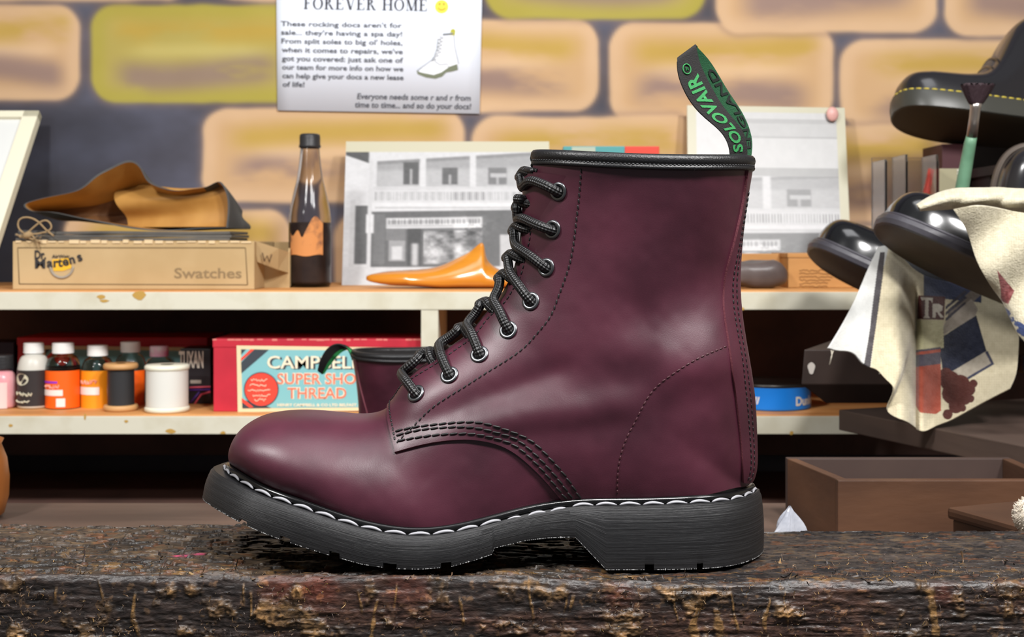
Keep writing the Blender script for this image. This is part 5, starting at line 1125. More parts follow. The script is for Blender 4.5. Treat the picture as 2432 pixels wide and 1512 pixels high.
# red thread boxes
RED = mat('red_paper_box', (196, 40, 58), .5, c2=(178, 34, 52), nscale=20); TEAL = mat('teal_label', (128, 186, 190), .6); CRB = mat('cream_label_border', (226, 208, 168), .6); NAV = mat('slate_print', (56, 64, 72), .6); REDP = mat('red_disc_print', (232, 70, 52), .6); CRP = mat('cream_print', (238, 224, 196), .6)
def thread_box(u0, u1, vt, Y, dep, label, full):
    s = Y/FPX; root = thing('thread_box', onlow((u0+u1)/2, Y+dep/2), label, 'box', 'red shoe thread boxes'); a = P(u0, vt, Y); b = P(u1, vt, Y); w_lid = 0.010
    bd = box_obj('body', (a.x+.0008, Y+.0008, ZL+.0002), (b.x-.0008, Y+dep-.0008, a.z-.001), RED, root, bevel=.0008)
    k = MB(); k.box((a.x, Y, a.z-w_lid), (b.x, Y+dep, a.z)); lid = k.build('lid', RED, root, smooth=False, bevel=.0008)
    k = MB(); rr = random.Random(9)
    for q in range(30):
        x = a.x+(b.x-a.x)*q/30; 
        if rr.random() < .6: k.box((x, Y-.0003, a.z-.0010-rr.uniform(0, .0012)), (x+rr.uniform(.004, .010), Y+.001, a.z+.0002))
    if full: k.build('worn_edge', mat('worn_pink_card', (222, 130, 120), .8), lid, smooth=False)
    def poly(nm, m_, pts, dy): k = MB(); flatpoly(k, [(u0+x, v) for x, v in pts], Y, dy); return k.build(nm, m_, root, smooth=False)
    lab = poly('label', CRB, [(57,820),(437,825),(437,974),(60,978)], .0004)
    def sub(nm, m_, pts, dy): k = MB(); flatpoly(k, [(u0+x, v) for x, v in pts], Y, dy); return k.build(nm, m_, lab, smooth=False)
    sub('label_field', TEAL, [(68,829),(426,833),(426,966),(71,969)], .0007)
    sub('dark_stripe', NAV, [(68,860),(100,829),(134,830),(69,886)], .0010); sub('dark_corner', NAV, [(68,829),(80,829),(68,842)], .0010); sub('red_stripe', REDP, [(68,850),(90,829),(100,829),(68,857)], .0012); sub('dark_stripe', NAV, [(70,948),(110,958),(140,968),(71,969)], .0010); sub('red_stripe', REDP, [(70,944),(98,966),(88,967),(70,954)], .0012)
    k = MB(); c0 = P(u0+116, 924, Y)
    for rr_, dy in ((39, .0013), ):
        k.add([c0+Vector((math.cos(t)*rr_*s, -dy, math.sin(t)*rr_*s)) for t in np.linspace(0, 6.283, 41)[:-1]], [tuple(range(40))])
    disc = k.build('red_disc', REDP, lab, smooth=False)
    k = MB(); k.tube([c0+Vector((math.cos(t)*40*s, -.0013, math.sin(t)*40*s)) for t in np.linspace(0, 6.283, 41)], .0006, 4); k.build('disc_ring', NAV, lab)
    k = MB()
    for q, (x0, x1, v) in enumerate(((92,132,905),(88,128,917),(84,138,930),(96,140,942),(100,128,952))): squiggle(k, u0+x0, u0+x1, v, 6, Y, .0016, th=.0005, step=2.6)
    k.build('script_print', CRP, lab)
    if full:
        kk = MB(); add_text(kk, "CAMPBELL'S", P(u0+135, 876, Y), Xd, Zd, 42*s, width=252*s, bold=.012, lift=.0010); kk.build('shadow_lettering', NAV, lab, smooth=False)
        kk = MB(); add_text(kk, "CAMPBELL'S", P(u0+130, 874, Y), Xd, Zd, 42*s, width=252*s, bold=.012, lift=.0014); kk.build('lettering', CRP, lab, smooth=False)
        for nm, m_, bo, lf in (('lettering_outline', CRP, .045, .0010), ('lettering', mat('orange_red_print', (226, 112, 84), .6), .004, .0014)):
            kk = MB(); add_text(kk, 'SUPER SHOE', P(u0+154, 911, Y), Xd, Zd, 36*s, width=206*s, bold=bo, lift=lf); add_text(kk, 'THREAD', P(u0+178, 945, Y), Xd, Zd, 36*s, width=140*s, bold=bo, lift=lf); kk.build(nm, m_, lab, smooth=False)
        kk = MB(); add_text(kk, 'HENRY CAMPBELL & CO LTD BELFAST N. IRELAND', P(u0+154, 964, Y), Xd, Zd, 9*s, width=250*s, bold=.03, lift=.0012); kk.build('small_print', CRP, lab, smooth=False)
    return root
thread_box(505, 1034, 805, 1.525, .10, 'red shoe thread box with teal label, beside the burgundy boot mate', True)
thread_box(40, 492, 801, 1.67, .10, 'second red thread box standing behind the row of dye bottles', False)
o = frontbox('paint_tube', 1058, 803, 1092, 822, 1.55, .02, mat('pale_tube', (206, 206, 212), .4), zb=None); o.rotation_euler = (0, .35, 0); o.location.z = ZL+.0002+.0; bpy.data.objects.remove(o)
# blue tin
t_ = thing('tin', onlow(1830, 1.575), 'round blue glue tin with white lettering on the lower shelf right of the boot heel', 'tin'); s_ = 1.575/FPX; c = onlow(1830, 1.575); R = 93*s_; H = P(0, 914, 1.575-R).z-c.z
k = MB(); k.lathe([(0, .0003), (R*.98, .0003), (R*1.005, .001), (R, .003), (R, H-.004)], c, 64); tb_ = k.build('body', mat('blue_tin_print', (24, 118, 208), .35), t_)
k = MB(); k.lathe([(R, H-.0042), (R*1.015, H-.003), (R*1.015, H-.0004), (R*.98, H), (R*.9, H-.002), (0, H-.002)], c, 64); k.build('lid', mat('dark_tin_lid', (62, 60, 58), .35, metal=.8), t_)
k = MB(); wrap_text(k, 'Dunlop', c, R+.0004, .46, .0065, 28*s_, bold=.03); wrap_text(k, '//', c, R+.0004, -.62, .0085, 22*s_, bold=.04); k.build('white_lettering', mat('off_white_print', (226, 220, 204), .5), tb_, smooth=False)
k = MB(); scrawl(-.36, .02, 971, 6, 1.575, .0006)(k, c, R, s_); k.build('small_print', mat('pale_blue_print', (140, 180, 226), .5), tb_, smooth=False)

# ================================================================== THE MATE OF THE BOOT, BEHIND AND LOWER
mate = thing('leather_boot', (-0.0295, 1.285, -0.155), 'second burgundy leather boot standing lower behind the first, before the red thread box', 'boot'); mate.rotation_euler = (0, 0, math.pi)
boot['group'] = 'pair of burgundy boots'; mate['group'] = 'pair of burgundy boots'
for ch in list(boot.children):
    if ch.name.startswith('pull_loop'): continue
    c = ch.copy(); COL.objects.link(c); c.parent = mate
    for g in ch.children: d = g.copy(); COL.objects.link(d); d.parent = c
pull_loop([(0.1265,-.006,0.208), (.133,-.008,.2165), (.141,-.010,.217), (.152,-.010,.208), (.163,-.010,.193)], [(0.131,-.003,0.208), (.139,-.004,.221), (.149,-.004,.222), (.160,-.004,.212), (.1675,-.004,.197)],
          [(0.132,.008,0.208), (.140,.008,.2225), (.151,.008,.2235), (.162,.006,.213), (.168,-.001,.198)], text=False)(mate)
for o in mate.children:
    if o.name.startswith('pull_loop'): o.data.materials[1] = GREEN

# ================================================================== RIGHT SIDE
def look_matrix(loc_, Rm): return Matrix.Translation(loc_) @ Rm.to_4x4()
def make_shoe(label, M, mats, L=.29, W=.049, sole_t=.014, toe_h=.044, boot_h=None, stitch=None, gap=.004, group=None, name='leather_shoe', extra=None, rocker=.008):
    upm, solem, weltm = mats
    root = thing(name, M.to_translation(), label, 'shoe', group); root.rotation_euler = M.to_euler()
    q = np.linspace(0, 1, 70); s = np.sqrt(np.clip(1-(1-np.clip(q/.34, 0, 1))**2.4, 0, 1))
    w = W*s*np.interp(q, [0, .3, .45, .62, .8, 1], [1, 1, .93, .80, .72, .70]); w[-6:] *= np.sqrt(np.linspace(1, .02, 6)); w[0] = .0005
    x = L*(0.5-0.5*np.cos(np.pi*(0.12+0.88*q)))/1.0; x = (x-x[0])/(x[-1]-x[0])*L
    zb_ = rocker*np.clip(1-q/.35, 0, 1)**2
    def ring(off, z, inset=0.0): 
        T = np.gradient(np.c_[x, w], axis=0); nv = np.c_[-T[:, 1], T[:, 0]]; nv /= np.linalg.norm(nv, axis=1, keepdims=True); nv = nv*np.sign(np.maximum(nv[35, 1], -1)); nv[0] = (-1, 0); nv[-1] = (1, 0)
        a = np.c_[x, w]+nv*off; a[0, 1] = a[-1, 1] = 0; a[:, 1] = np.maximum(a[:, 1], 0)
        return np.concatenate([np.c_[a[:, 0], -a[:, 1], z+zb_], np.c_[a[::-1, 0], a[::-1, 1], (z+zb_)[::-1]][1:-1]])
    z0 = np.zeros(70)
    rows = [ring(-.003, z0), ring(-.0005, z0+.0012), ring(.001, z0+sole_t*.5), ring(0, z0+sole_t-.0012), ring(-.0012, z0+sole_t)]
    k = MB(); k.grid(rows, closed_v=True); nR = len(rows[0]); k.f += [tuple(range(nR)), tuple(4*nR+z for z in reversed(range(nR)))]; k.mi += [1, 0]
    so = k.build('outsole', [weltm, solem], root, local=True, fixn=True)
    bme = so.data; bm_ = bmesh.new(); bm_.from_mesh(bme)
    for e in bm_.edges:
        if len(e.link_faces) == 2 and e.calc_face_angle(0) > .5: e.smooth = False
    bm_.to_mesh(bme); bm_.free()
    # upper
    hh = np.interp(q, [0, .03, .08, .16, .28, .36, .45, .60, 1], [.004, toe_h*.6, toe_h*.88, toe_h, toe_h*1.05, toe_h*1.25, (boot_h or toe_h*1.7)*.75 if boot_h else toe_h*1.7, boot_h or toe_h*1.9, boot_h or toe_h*1.7]); hh = smooth1(hh, 1.5)
    rows = []
    for i in range(70):
        ww = max(.0004, w[i]-gap); r_ = []
        for a in np.linspace(0, math.pi, 33): r_.append((x[i]+(.004 if i == 0 else 0)+gap*(1-2*q[i]), -ww*math.copysign(abs(math.cos(a))**.62, math.cos(a))*(1+.05*math.sin(2*a)**2), sole_t+zb_[i]+max(hh[i], .001)*math.sin(a)**.85))
        rows.append(r_)
    k = MB(); k.grid(rows, flip=True); up = k.build('upper', upm, root, local=True, fixn=True)
    rd = ring(-.0035, z0+sole_t+.0012); k = MB(); k.tube(np.concatenate([rd, rd[:1]]), .0016, 8); k.build('welt', weltm, root, local=True)
    if stitch:
        k = MB(); rg = resample(ring(-.0015, z0+sole_t+.0006)[:72], 400); d = np.r_[0, np.cumsum(np.linalg.norm(np.diff(rg, axis=0), axis=1))]; n_ = int(d[-1]/.0095)
        for z in range(n_):
            a, b = (z+.18)*d[-1]/n_, (z+.82)*d[-1]/n_; pa = np.array([np.interp(a, d, rg[:, c]) for c in range(3)]); pb = np.array([np.interp(b, d, rg[:, c]) for c in range(3)])
            k.tube([pa, (pa+pb)/2+np.array([0, -.0002, .0003]), pb], .0010, 6)
        k.build('welt_stitching', stitch, root, local=True)
    if extra: extra(root, up)
    return root
BS = mat('polished_black_leather', (16, 16, 18), .16, coat=.5, spec=.6); LS = mat('worn_brown_leather_sole', (84, 70, 56), .6, c2=(66, 54, 44), nscale=16, bump=.2, bscale=200); WB_ = mat('scuffed_black_welt', (58, 56, 62), .38, bump=.3, bscale=150)
Ry = lambda d: Matrix.Rotation(math.radians(d), 3, 'Y'); Rx = lambda d: Matrix.Rotation(math.radians(d), 3, 'X'); Rz = lambda d: Matrix.Rotation(math.radians(d), 3, 'Z')
def strap(root, up):
    k = MB(); rows = []
    for f in np.linspace(0, 1, 14):
        rows.append([(.112+.018*f+.03*abs(a-1.57)*f*.2, -.046*math.cos(a)*(1-.10*f), .024+(.050+.030*f)*math.sin(a)**.8+.003*math.sin(f*math.pi)) for a in np.linspace(.35, math.pi-.35, 24)])
    k.grid(rows); k.build('tongue_flap', mat('grey_black_leather', (58, 57, 60), .3, bump=.3, bscale=200), root, local=True)
    k = MB()
    for f in (.25, .75): k.tube([(.114+.018*f, -.0475*math.cos(a), .026+(.052+.028*f)*math.sin(a)**.8) for a in np.linspace(.4, math.pi-.4, 20)], .0022, 6)
    k.build('strap_edge', BS, root, local=True)
def seated(pu, pv, pY, R_): return look_matrix(P(pu, pv, pY), R_)
make_shoe('black boot with yellow welt stitching, at the upper right against the brick wall', seated(2122, 288, 1.62, Rz(3) @ Ry(5.5) @ Rx(-17)), (mat('semi_gloss_black_leather', (34, 33, 36), .24, coat=.4), mat('olive_brown_tread', (52, 44, 30), .6), mat('translucent_grey_sole', (60, 60, 55), .35)), L=.31, W=.056, sole_t=.0235, toe_h=.039, boot_h=.17, stitch=mat('yellow_welt_thread', (206, 186, 70), .5), extra=strap, name='leather_boot', rocker=.012)
grp = 'black dress shoes resting toe-up on the right'
make_shoe('nearer black polished shoe, toe raised, its brown sole above the hanging bar towel', seated(2070, 552, 1.185, Rz(-6) @ Ry(24) @ Rx(-13)), (BS, LS, WB_), sole_t=.011, toe_h=.040, group=grp)
make_shoe('farther black polished shoe, smaller in view, left of the nearer shoe toe', seated(1910, 606, 1.375, Rz(-8) @ Ry(24) @ Rx(-12)), (BS, LS, WB_), L=.26, W=.051, sole_t=.011, toe_h=.040, group=grp)
Mx = Matrix(((0, 1, 0), (0, 0, -1), (-1, 0, 0)))
make_shoe('black shoe standing on its heel at the right edge above the cream towel', look_matrix(P(2452, 340, 1.49), Rz(-12) @ Mx), (mat('semi_gloss_black_leather'), LS, mat('brown_grey_welt', (92, 82, 74), .5)), L=.27, sole_t=.016, W=.050)
# dark stand that carries the boot on the wall side
DW = mat('dark_brown_stand_wood', (46, 36, 33), .55, c2=(34, 27, 25), nscale=10, bump=.2, bscale=60)
ds = thing('display_stand', onshelf(2450, 1.62), 'dark wooden display stand under the yellow-stitched boot at upper right', 'stand')
zt_ = P(0, 392, 1.57).z; xl = P(2362, 0, 1.57).x; box_obj('shadow_board', (P(2296, 0, 1.76).x, 1.765, ZU+.0003), (.98, 1.785, P(0, 300, 1.76).z), DW, ds); box_obj('upright', (xl+.006, 1.60, ZU+.0003), (xl+.026, 1.765, zt_-.012), DW, ds); box_obj('top_board', (xl, 1.555, zt_-.012), (.98, 1.765, zt_), DW, ds, bevel=.001)  # rear board is a dark sheet standing in for shadow below the boot
mb_ = frontbox('maroon_box', 2238, 342, 2300, 690, 1.66, .08, mat('maroon_card', (72, 34, 40), .55), zb=ZU+.0003); tag(mb_, 'dark maroon box behind the clear holder on the upper shelf', 'box')
cd = frontbox('card_box', 2226, 400, 2281, 690, 1.59, .03, mat('sage_card', (150, 144, 116), .6), zb=ZU+.0003); tag(cd, 'sage green card box with pale ribbed edge, right of the clear holder', 'box')
k = MB(); p_ = P(2273, 400, 1.589)
for q in range(7): k.box((p_.x, 1.5885, p_.z-.004-q*.0042), (p_.x+.0055, 1.5899, p_.z-.0008-q*.0042))
rib = k.build('ribbed_edge', mat('pale_ribbed_edge', (196, 194, 178), .5), cd, smooth=False)
# acrylic holder with red pen
ACR = mat('clear_acrylic', (240, 238, 236), .16, trans=1.0, ior=1.35)
ah = thing('acrylic_holder', onshelf(2160, 1.55), 'tall clear acrylic holder behind the black dress shoes on the upper shelf', 'holder')
a = P(2103, 366, 1.52); b = P(2231, 364, 1.52); x0, x1, y0, y1 = a.x, b.x, 1.52, 1.58; zt_ = a.z; t = .003; xm = P(2152, 0, 1.52).x
for nm, q0, q1 in (('front_wall', (x0, y0, ZU+.003), (x1, y0+t, zt_-.008)), ('back_wall', (x0, y1-t, ZU+.003), (x1, y1, zt_)), ('side_wall', (x0, y0+t, ZU+.003), (x0+t, y1-t, zt_-.006)), ('side_wall', (x1-t, y0+t, ZU+.003), (x1, y1-t, zt_)), ('partition', (xm, y0+t, ZU+.003), (xm+t, y1-t, zt_)), ('base', (x0, y0, ZU+.0003), (x1, y1, ZU+.003))): box_obj(nm, q0, q1, ACR, ah, bevel=.0006)
k = MB(); k.tube([P(2180, 512, 1.55)+Vector((-.012, 0, -.07)), P(2214, 402, 1.55)], .0050, 10); o = k.build('red_marker', mat('red_marker_plastic', (196, 62, 48), .4)); tag(o, 'red marker pen leaning inside the clear acrylic holder', 'pen')
# brush
br = thing('brush', P(2262, 560, 1.30), 'flat brush with green handle and dark bristles in front of the yellow-stitched boot', 'brush')
k = MB(); k.tube([P(2262, 560, 1.30), P(2286, 440, 1.285), P(2304, 340, 1.27), P(2309, 318, 1.268)], [.0062, .0068, .0058, .0050], 14); k.build('handle', mat('sage_green_paint', (106, 146, 118), .45, c2=(86, 124, 98), nscale=40), br)
k = MB(); k.tube([P(2308, 324, 1.268), P(2314, 280, 1.262), P(2317, 255, 1.259), P(2318, 244, 1.258)], [.0052, .0050, .0052, .0064], 14); k.build('ferrule', mat('tin_ferrule', (176, 168, 162), .3, metal=.9), br)
rows = []
for f in np.linspace(0, 1, 14):
    c0 = P(2318+4*f, 247-46*f, 1.257-.004*f); wx = .0065+.0105*f**.8; wy = .005+.003*f; rows.append([(c0.x+wx*math.cos(t_)*(1+.05*math.sin(t_*23)), c0.y+wy*math.sin(t_), c0.z+.0012*math.sin(t_*17)*f) for t_ in np.linspace(0, 6.283, 49)[:-1]])
k = MB(); k.grid(rows, closed_v=True); k.f.append(tuple(13*48+z for z in range(48))); k.mi.append(0); k.build('bristles', mat('dark_bristles', (42, 24, 30), .7, bump=.8, bscale=500, stretch=(1, 1, .1)), br, fixn=True)
# side bench
SBW = mat('grey_brown_side_bench_wood', (84, 68, 60), .5, c2=(64, 52, 47), nscale=9, stretch=(1, .3, 2), bump=.2, bscale=80)
sbn = thing('side_bench', (.62, 1.25, -.02), 'dark wooden side bench running forward at right below the hanging towel', 'bench')
A, B = P(1992, 972, 1.30), P(2470, 1072, 1.05); A.z = B.z = 0.0; dv_ = (B-A).normalized(); nv_ = Vector((-dv_.y, dv_.x, 0)); B2 = A+dv_*.55
def slab(nm, p0, p1, depth, z0, z1, m_, par):
    k = MB(); q = [p0, p1, p1+nv_*depth, p0+nv_*depth]; k.add([Vector((z.x, z.y, z0)) for z in q]+[Vector((z.x, z.y, z1)) for z in q], [(3, 2, 1, 0), (4, 5, 6, 7), (0, 1, 5, 4), (1, 2, 6, 5), (2, 3, 7, 6), (3, 0, 4, 7)]); return k.build(nm, m_, par, smooth=False, bevel=.0012, fixn=True)
slab('board', A, B2, .26, -.021, 0, SBW, sbn)
slab('leg', A+dv_*.30+nv_*.20, A+dv_*.36+nv_*.20, .06, -.90, -.021, SBW, sbn)
blk_ = thing('wood_block', P(2010, 900, 1.27), 'dark stained wooden block with a white paint chip, under the hanging towel', 'block')
a = P(1908, 830, 1.30); b = P(2225, 830, 1.30); z1 = a.z; z0 = P(0, 912, 1.30).z; k = MB()
k.v = [tuple(q) for q in ((a.x-.002, 1.30, z0), (b.x, 1.30, z0), (b.x, 1.42, z0), (a.x+.055, 1.42, z0), (a.x+.001, 1.30, z1), (b.x, 1.30, z1), (b.x, 1.42, z1), (a.x+.058, 1.42, z1), (a.x+.028, 1.32, z0-.022), (b.x, 1.32, z0-.022), (b.x, 1.40, z0-.022), (a.x+.075, 1.40, z0-.022))]
for f in ((4, 5, 6, 7), (0, 1, 5, 4), (1, 2, 6, 5), (2, 3, 7, 6), (3, 0, 4, 7), (8, 9, 1, 0), (9, 10, 2, 1), (10, 11, 3, 2), (11, 8, 0, 3), (11, 10, 9, 8)): k.f.append(f); k.mi.append(0)
k.build('body', mat('dark_stained_block', (58, 45, 40), .5, c2=(44, 34, 31), nscale=14, bump=.2, bscale=90), blk_, smooth=False, fixn=True, bevel=.0010)
k = MB(); cc = P(1927, 874, 1.2992); k.add([cc+Vector((math.cos(t)*.0036*(1+.2*math.sin(3*t)), 0, math.sin(t)*.0062)) for t in np.linspace(0, 6.283, 17)[:-1]], [tuple(range(16))]); k.build('paint_chip', mat('white_paint_chip', (196, 188, 180), .6), blk_, smooth=False)
# drawer box and lidded board on the low table
DRW = mat('old_brown_drawer_wood', (92, 62, 43), .5, c2=(50, 32, 24), nscale=8, stretch=(.6, 1, 2.4), bump=.25, bscale=70, mixpos=(.3, .7)); DRI = mat('drawer_inside_wood', (70, 54, 48), .6, c2=(58, 44, 40), nscale=10)
dr = thing('wooden_box', (.41, 1.0, -.06), 'open-topped old brown wooden box on the low table, right of the boot heel', 'drawer')
x0 = P(1990, 0, .955).x; xb_ = P(1865, 0, 1.06).x; zt_ = P(0, 1140, .955).z; t = .008; x1 = x0+.17; zb_ = -.0598
def quadbox(nm, pts, m_):
    k = MB(); k.add([(x, y, zb_) for x, y in pts]+[(x, y, zt_) for x, y in pts], [(3, 2, 1, 0), (4, 5, 6, 7), (0, 1, 5, 4), (1, 2, 6, 5), (2, 3, 7, 6), (3, 0, 4, 7)]); return k.build(nm, m_, dr, smooth=False, bevel=.0008, fixn=True)
quadbox('front', [(x0, .955), (x1, .955), (x1, .955+t), (x0, .955+t)], DRW); quadbox('side', [(x0, .955+t), (x0+t, .955+t), (xb_+t, 1.06-t), (xb_, 1.06-t)], DRW); quadbox('back', [(xb_, 1.06-t), (x1, 1.06-t), (x1, 1.06), (xb_, 1.06)], DRI); quadbox('side', [(x1-t, .955+t), (x1, .955+t), (x1, 1.06-t), (x1-t, 1.06-t)], DRW)
box_obj('bottom', (x0+t, .955+t, zb_), (x1-t, 1.06-t, zb_+.005), DRI, dr)
lb_ = thing('lidded_box', (.42, .86, -.06), 'flat brown wooden box with overhanging rounded lid at lower right', 'box')
p0 = P(2248, 1203, .885); p1 = P(2470, 1262, .805); dl_ = (Vector((p1.x, p1.y, 0))-Vector((p0.x, p0.y, 0))); nl = Vector((-dl_.y, dl_.x, 0)).normalized()
def lslab(nm, ins, z0, z1, bev):
    a0 = Vector((p0.x, p0.y, 0)); d_ = dl_.normalized(); q = [a0+d_*ins+nl*ins, a0+d_*(.095-ins)+nl*ins, a0+d_*(.095-ins)+nl*(.17-ins), a0+d_*ins+nl*(.17-ins)]
    k = MB(); k.add([Vector((z.x, z.y, z0)) for z in q]+[Vector((z.x, z.y, z1)) for z in q], [(3, 2, 1, 0), (4, 5, 6, 7), (0, 1, 5, 4), (1, 2, 6, 5), (2, 3, 7, 6), (3, 0, 4, 7)]); return k.build(nm, DRW, lb_, smooth=False, bevel=bev, fixn=True)
ztb = P(0, 1203, .885).z; lslab('lid', 0, ztb-.0085, ztb, .0028); lslab('body', .003, -.0598, ztb-.0087, .0008)
k = MB(); cc = P(2456, 1196, .80); cc.z = ztb+.0118; rows = []
for i in range(25):
    th = math.pi*i/24; rows.append([(cc.x+.0118*math.sin(th)*math.cos(p)*(1+.06*random.random()), cc.y+.0118*math.sin(th)*math.sin(p)*(1+.06*random.random()), cc.z-.0118*math.cos(th)*(1+.05*random.random())) for p in np.linspace(0, 6.283, 49)[:-1]])
k.grid(rows, closed_v=True)
for _ in range(1400):
    z = random.uniform(-1, 1); p = random.uniform(0, 6.283); r_ = math.sqrt(1-z*z); n_ = Vector((r_*math.cos(p), r_*math.sin(p), z)); b0 = cc+n_*.0115; k.tube([b0, b0+n_*.0016+Vector((random.uniform(-1, 1), random.uniform(-1, 1), random.uniform(-1, 1)))*.0007], .00022, 3, caps=False)
o = k.build('wool_dauber', mat('cream_wool', (226, 214, 196), .95, sheen=.4), fixn=False); tag(o, 'fluffy cream wool polishing dauber on the lidded box, cut by the right edge', 'dauber')
# crumpled plastic
k = MB(); rows = []; base = P(1872, 1290, .86); base.z = -.0598; apex = P(1876, 1203, .86)
for i in range(16):
    f = i/15; r_ = .024*(1-f)**.8+.0006; rows.append([(base.x+(apex.x-base.x)*f+r_*math.cos(p)*(1+.3*math.sin(3*p+f*4)+.15*math.sin(7*p-f*9)), base.y+r_*.7*math.sin(p)*(1+.2*math.sin(2*p)), base.z+(apex.z-base.z)*f+.001*math.sin(5*p+f*7)) for p in np.linspace(0, 6.283, 29)[:-1]])
k.grid(rows, closed_v=True); o = k.build('crumpled_wrapper', mat('milky_plastic_film', (136, 140, 152), .3, c2=(170, 172, 180), nscale=60, spec=.5), smooth=False, fixn=True); tag(o, 'crumpled milky plastic wrapper on the low table between boot heel and drawer', 'wrapper')
# turned wooden jar at left
jx = P(-62, 0, 1.06); k = MB(); k.lathe([(0, 0), (.019, 0), (.024, .004), (.0275, .018), (.028, .034), (.026, .050), (.0215, .062), (.0235, .066), (.012, .0705), (0, .071)], Vector((jx.x, 1.06, -.0598)), 48)
o = k.build('wooden_jar', mat('turned_orange_wood', (168, 104, 48), .35, c2=(128, 74, 34), nscale=10, stretch=(3, 3, .4)), fixn=True); tag(o, 'round turned wooden jar at the left edge of the low table', 'jar')

# ================================================================== TOWELS
CLO = mat('cotton_bar_towel', attr=True, rough=.95, spec=.1, sheen=.3, bump=.55, bscale=620, bdist=.0016, detail=2)
def inpoly(u, v, poly):
    r = np.zeros(u.shape, bool); n = len(poly)
    for i in range(n):
        (x0, y0), (x1, y1) = poly[i], poly[(i+1) % n]; c = ((y0 > v) != (y1 > v)) & (u < (x1-x0)*(v-y0)/((y1-y0) or 1e-9)+x0); r ^= c
    return r
def cloth_px(name, top, bot, lft, rgt, depth, colfn, parent, n=300, m=320, th=.0018):
    b = resample(cspline(bot, 300) if len(bot) > 2 else bot, m); t = resample(cspline(top, 300) if len(top) > 2 else top, m); l = resample(cspline(lft, 300) if len(lft) > 2 else lft, n); r = resample(cspline(rgt, 300) if len(rgt) > 2 else rgt, n)
    s = np.linspace(0, 1, m)[None, :, None]; q = np.linspace(0, 1, n)[:, None, None]
    uv = (1-q)*t[None]+q*b[None]+(1-s)*l[:, None]+s*r[:, None]-((1-q)*(1-s)*t[0]+(1-q)*s*t[-1]+q*(1-s)*b[0]+q*s*b[-1])
    U, V = uv[..., 0], uv[..., 1]; Yd = depth(U, V, s[..., 0]+0*U, q[..., 0]+0*U)
    Gc = np.stack([(U-CX)/FPX*Yd, Yd, HC-(V-HY)/FPX*Yd], -1); col = lin(np.clip(colfn(U, V), 0, 255))*0.72
    o = link(name, fastgrid(name, Gc, col), CLO, parent); sd = o.modifiers.new('thickness', 'SOLIDIFY'); sd.thickness = th; sd.offset = 0; return o
def towel_col(U, V):
    n = fbm(U/9, V/9, 3)[..., None]; wv = ((np.sin(U*1.05)+np.sin(V*1.05))[..., None])*3
    c = np.zeros(U.shape+(3,)); c[:] = (226, 214, 182); c = c+(n-.5)*26+wv
    w = inpoly(U, V, [(2080,560),(2112,575),(2098,640),(2068,872),(1950,900),(1940,800)]); c[w] = np.array([232, 232, 228])+((n[w]-.5)*16)
    def fill(poly, col, a=1.0):
        nonlocal c
        k_ = inpoly(U, V, poly); c[k_] = c[k_]*(1-a)+(np.array(col)+(n[k_]-.5)*30)*a
    fill([(2090,600),(2101,600),(2097,660),(2066,880),(2048,880),(2066,780)], (84, 80, 82))
    fill([(2176,640),(2196,640),(2200,700),(2176,700)], (226, 214, 182)); fill([(2192,650),(2330,690),(2330,720),(2192,705)], (62, 70, 100))
    fill([(2182,702),(2244,705),(2240,760),(2180,758)], (92, 50, 46)); fill([(2250,735),(2310,688),(2330,700),(2250,775)], (134, 122, 112)); 
    for q in range(3): fill([(2244,728+q*14),(2290,690+q*14),(2296,694+q*14),(2244,736+q*14)], (70, 66, 78))
    fill([(2232,800),(2316,752),(2322,735),(2306,710),(2244,765),(2236,782)], (176, 164, 150))
    fill([(2226,806),(2318,750),(2345,840),(2258,886),(2238,884)], (44, 48, 66)); fill([(2258,884),(2344,834),(2358,868),(2290,902)], (186, 176, 160)); fill([(2340,838),(2346,834),(2362,866),(2290,908),(2288,902),(2354,864)], (70, 72, 92))
    k_ = np.zeros(U.shape, bool)
    for x, y, r in ((2255,905,24),(2280,915,24),(2300,925,17),(2262,935,26),(2290,945,18),(2270,965,18),(2250,985,12),(2312,912,10),(2306,948,9),(2286,970,9),(2245,890,16)): k_ |= (U-x)**2+(V-y)**2 < r*r
    c[k_] = np.array([92, 50, 44])+(n[k_]-.5)*20
    fill([(2178,760),(2238,762),(2240,826),(2180,836)], (226, 220, 176)); fill([(2176,832),(2232,824),(2234,976),(2222,984),(2186,980),(2176,960)], (186, 92, 72)); fill([(2176,844),(2232,836),(2233,864),(2176,872)], (94, 88, 100)); fill([(2176,832),(2232,824),(2232,829),(2176,837)], (94, 88, 100))
    # broken white initials on the maroon band
    for poly in ([(2185,706),(2214,708),(2213,722),(2209,714),(2204,713),(2203,750),(2208,756),(2190,756),(2195,750),(2195,712),(2188,714)], [(2213,722),(2228,722),(2238,728),(2236,738),(2230,742),(2240,754),(2232,755),(2224,742),(2221,742),(2221,755),(2213,755)]): fill(poly, (230, 222, 208))
    return c
tw = thing('bar_towel', P(2200, 600, 1.24), 'cream bar towel with printed beer motif hanging below the two black shoes', 'towel')
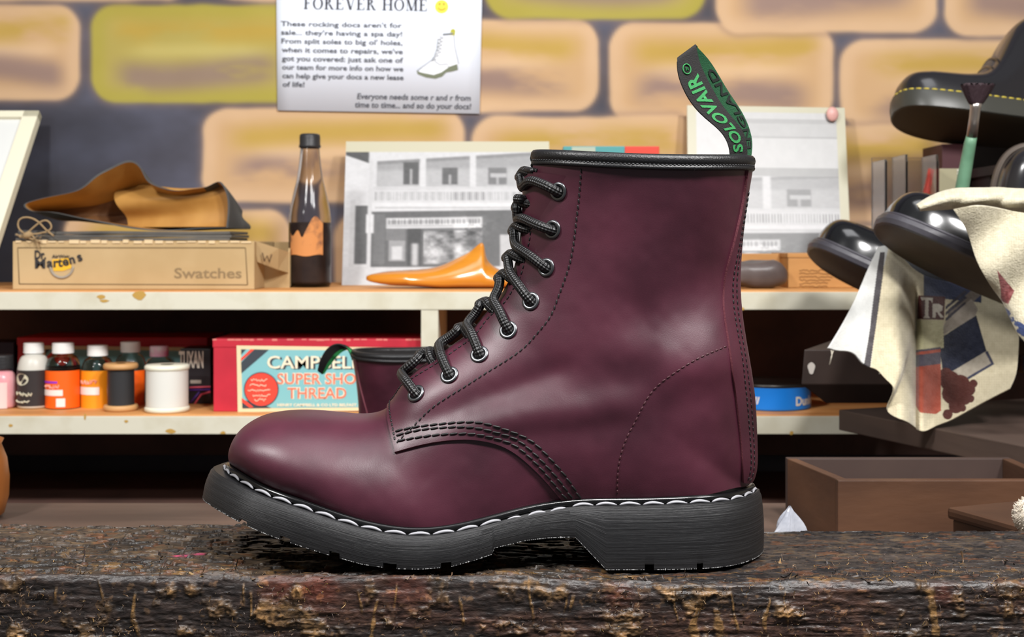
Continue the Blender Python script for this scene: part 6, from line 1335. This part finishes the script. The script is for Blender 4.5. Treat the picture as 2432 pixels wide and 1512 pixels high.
cloth_px('cloth', [(2085,588),(2110,585),(2170,640),(2260,672),(2330,690),(2392,690)], [(1966,826),(1985,832),(2010,834),(2030,842),(2048,862),(2066,872),(2082,878),(2096,892),(2112,908),(2122,922),(2112,955),(2108,975),(2130,992),(2160,1006),(2190,1024),(2222,1012),(2248,1002),(2290,980),(2340,952),(2398,922)],
         [(2085,588),(2066,630),(2040,690),(2000,770),(1966,826)], [(2392,690),(2412,740),(2420,800),(2418,850),(2412,890),(2398,922)],
         lambda U, V, s, q: 1.235+.018*np.sin((U-1990)/34+.4*np.sin(V/90))*sstep(0, .3, q)*(1-sstep(2130, 2178, U))+.012*np.sin((U-2175)/62)*sstep(2160, 2200, U)+.016*np.exp(-((U-2174)/9)**2)*sstep(.05, .3, q)+.045*s**1.2-.105*q, towel_col, tw)
k = MB()
for pth in ([(1974,828),(1976,845),(1970,866)], [(1980,830),(1974,848),(1972,862)], [(2250,1002),(2248,1014)], [(2088,888),(2094,880)], [(2190,1022),(2182,1030)]): k.tube([P(u, v, 1.232) for u, v in pth], .0005, 4)
k.build('loose_threads', mat('cream_thread', (220, 212, 194), .9), tw)
def top_col(U, V):
    n = fbm(U/8, V/8, 3)[..., None]; c = np.zeros(U.shape+(3,)); c[:] = (218, 209, 182); c = c+(n-.5)*34+(np.sin(U*1.1)+np.sin(V*1.1))[..., None]*4
    k_ = inpoly(U, V, [(2366,640),(2410,690),(2398,722),(2382,712)]); c[k_] = np.array([150, 84, 84])+(n[k_]-.5)*90
    k_ = inpoly(U, V, [(2388,725),(2404,740),(2460,800),(2460,880),(2410,800)]); c[k_] = np.where(n[k_] > .45, np.array([70, 84, 130]), c[k_]); return c
tt_ = thing('bar_towel', P(2380, 520, 1.10), 'thick cream towel draped over the heel of the nearer black shoe at right', 'towel')
cloth_px('front_drape', [(2266,497),(2320,488),(2400,500),(2500,520)], [(2396,742),(2420,790),(2450,830),(2500,870)], [(2266,497),(2296,545),(2318,610),(2350,670),(2384,715),(2396,742)], [(2500,520),(2500,640),(2500,760),(2500,870)], lambda U, V, s, q: 1.07+.004*np.sin(U/22)+.005*np.sin(V/30+U/40)-.010*np.sin(math.pi*np.clip(s, 0, 1)), top_col, tt_, 220, 150, th=.003)
cloth_px('folded_edge', [(2178,490),(2210,470),(2250,455),(2300,449),(2370,449),(2500,452)], [(2186,496),(2240,494),(2300,490),(2360,492),(2420,500),(2500,520)], [(2178,490),(2186,496)], [(2500,452),(2500,520)], lambda U, V, s, q: 1.085-.022*np.sin(math.pi*np.clip(q, .02, .98))+.01*(1-q)+.003*np.sin(U/16+V/6), top_col, tt_, 60, 220, th=.004)
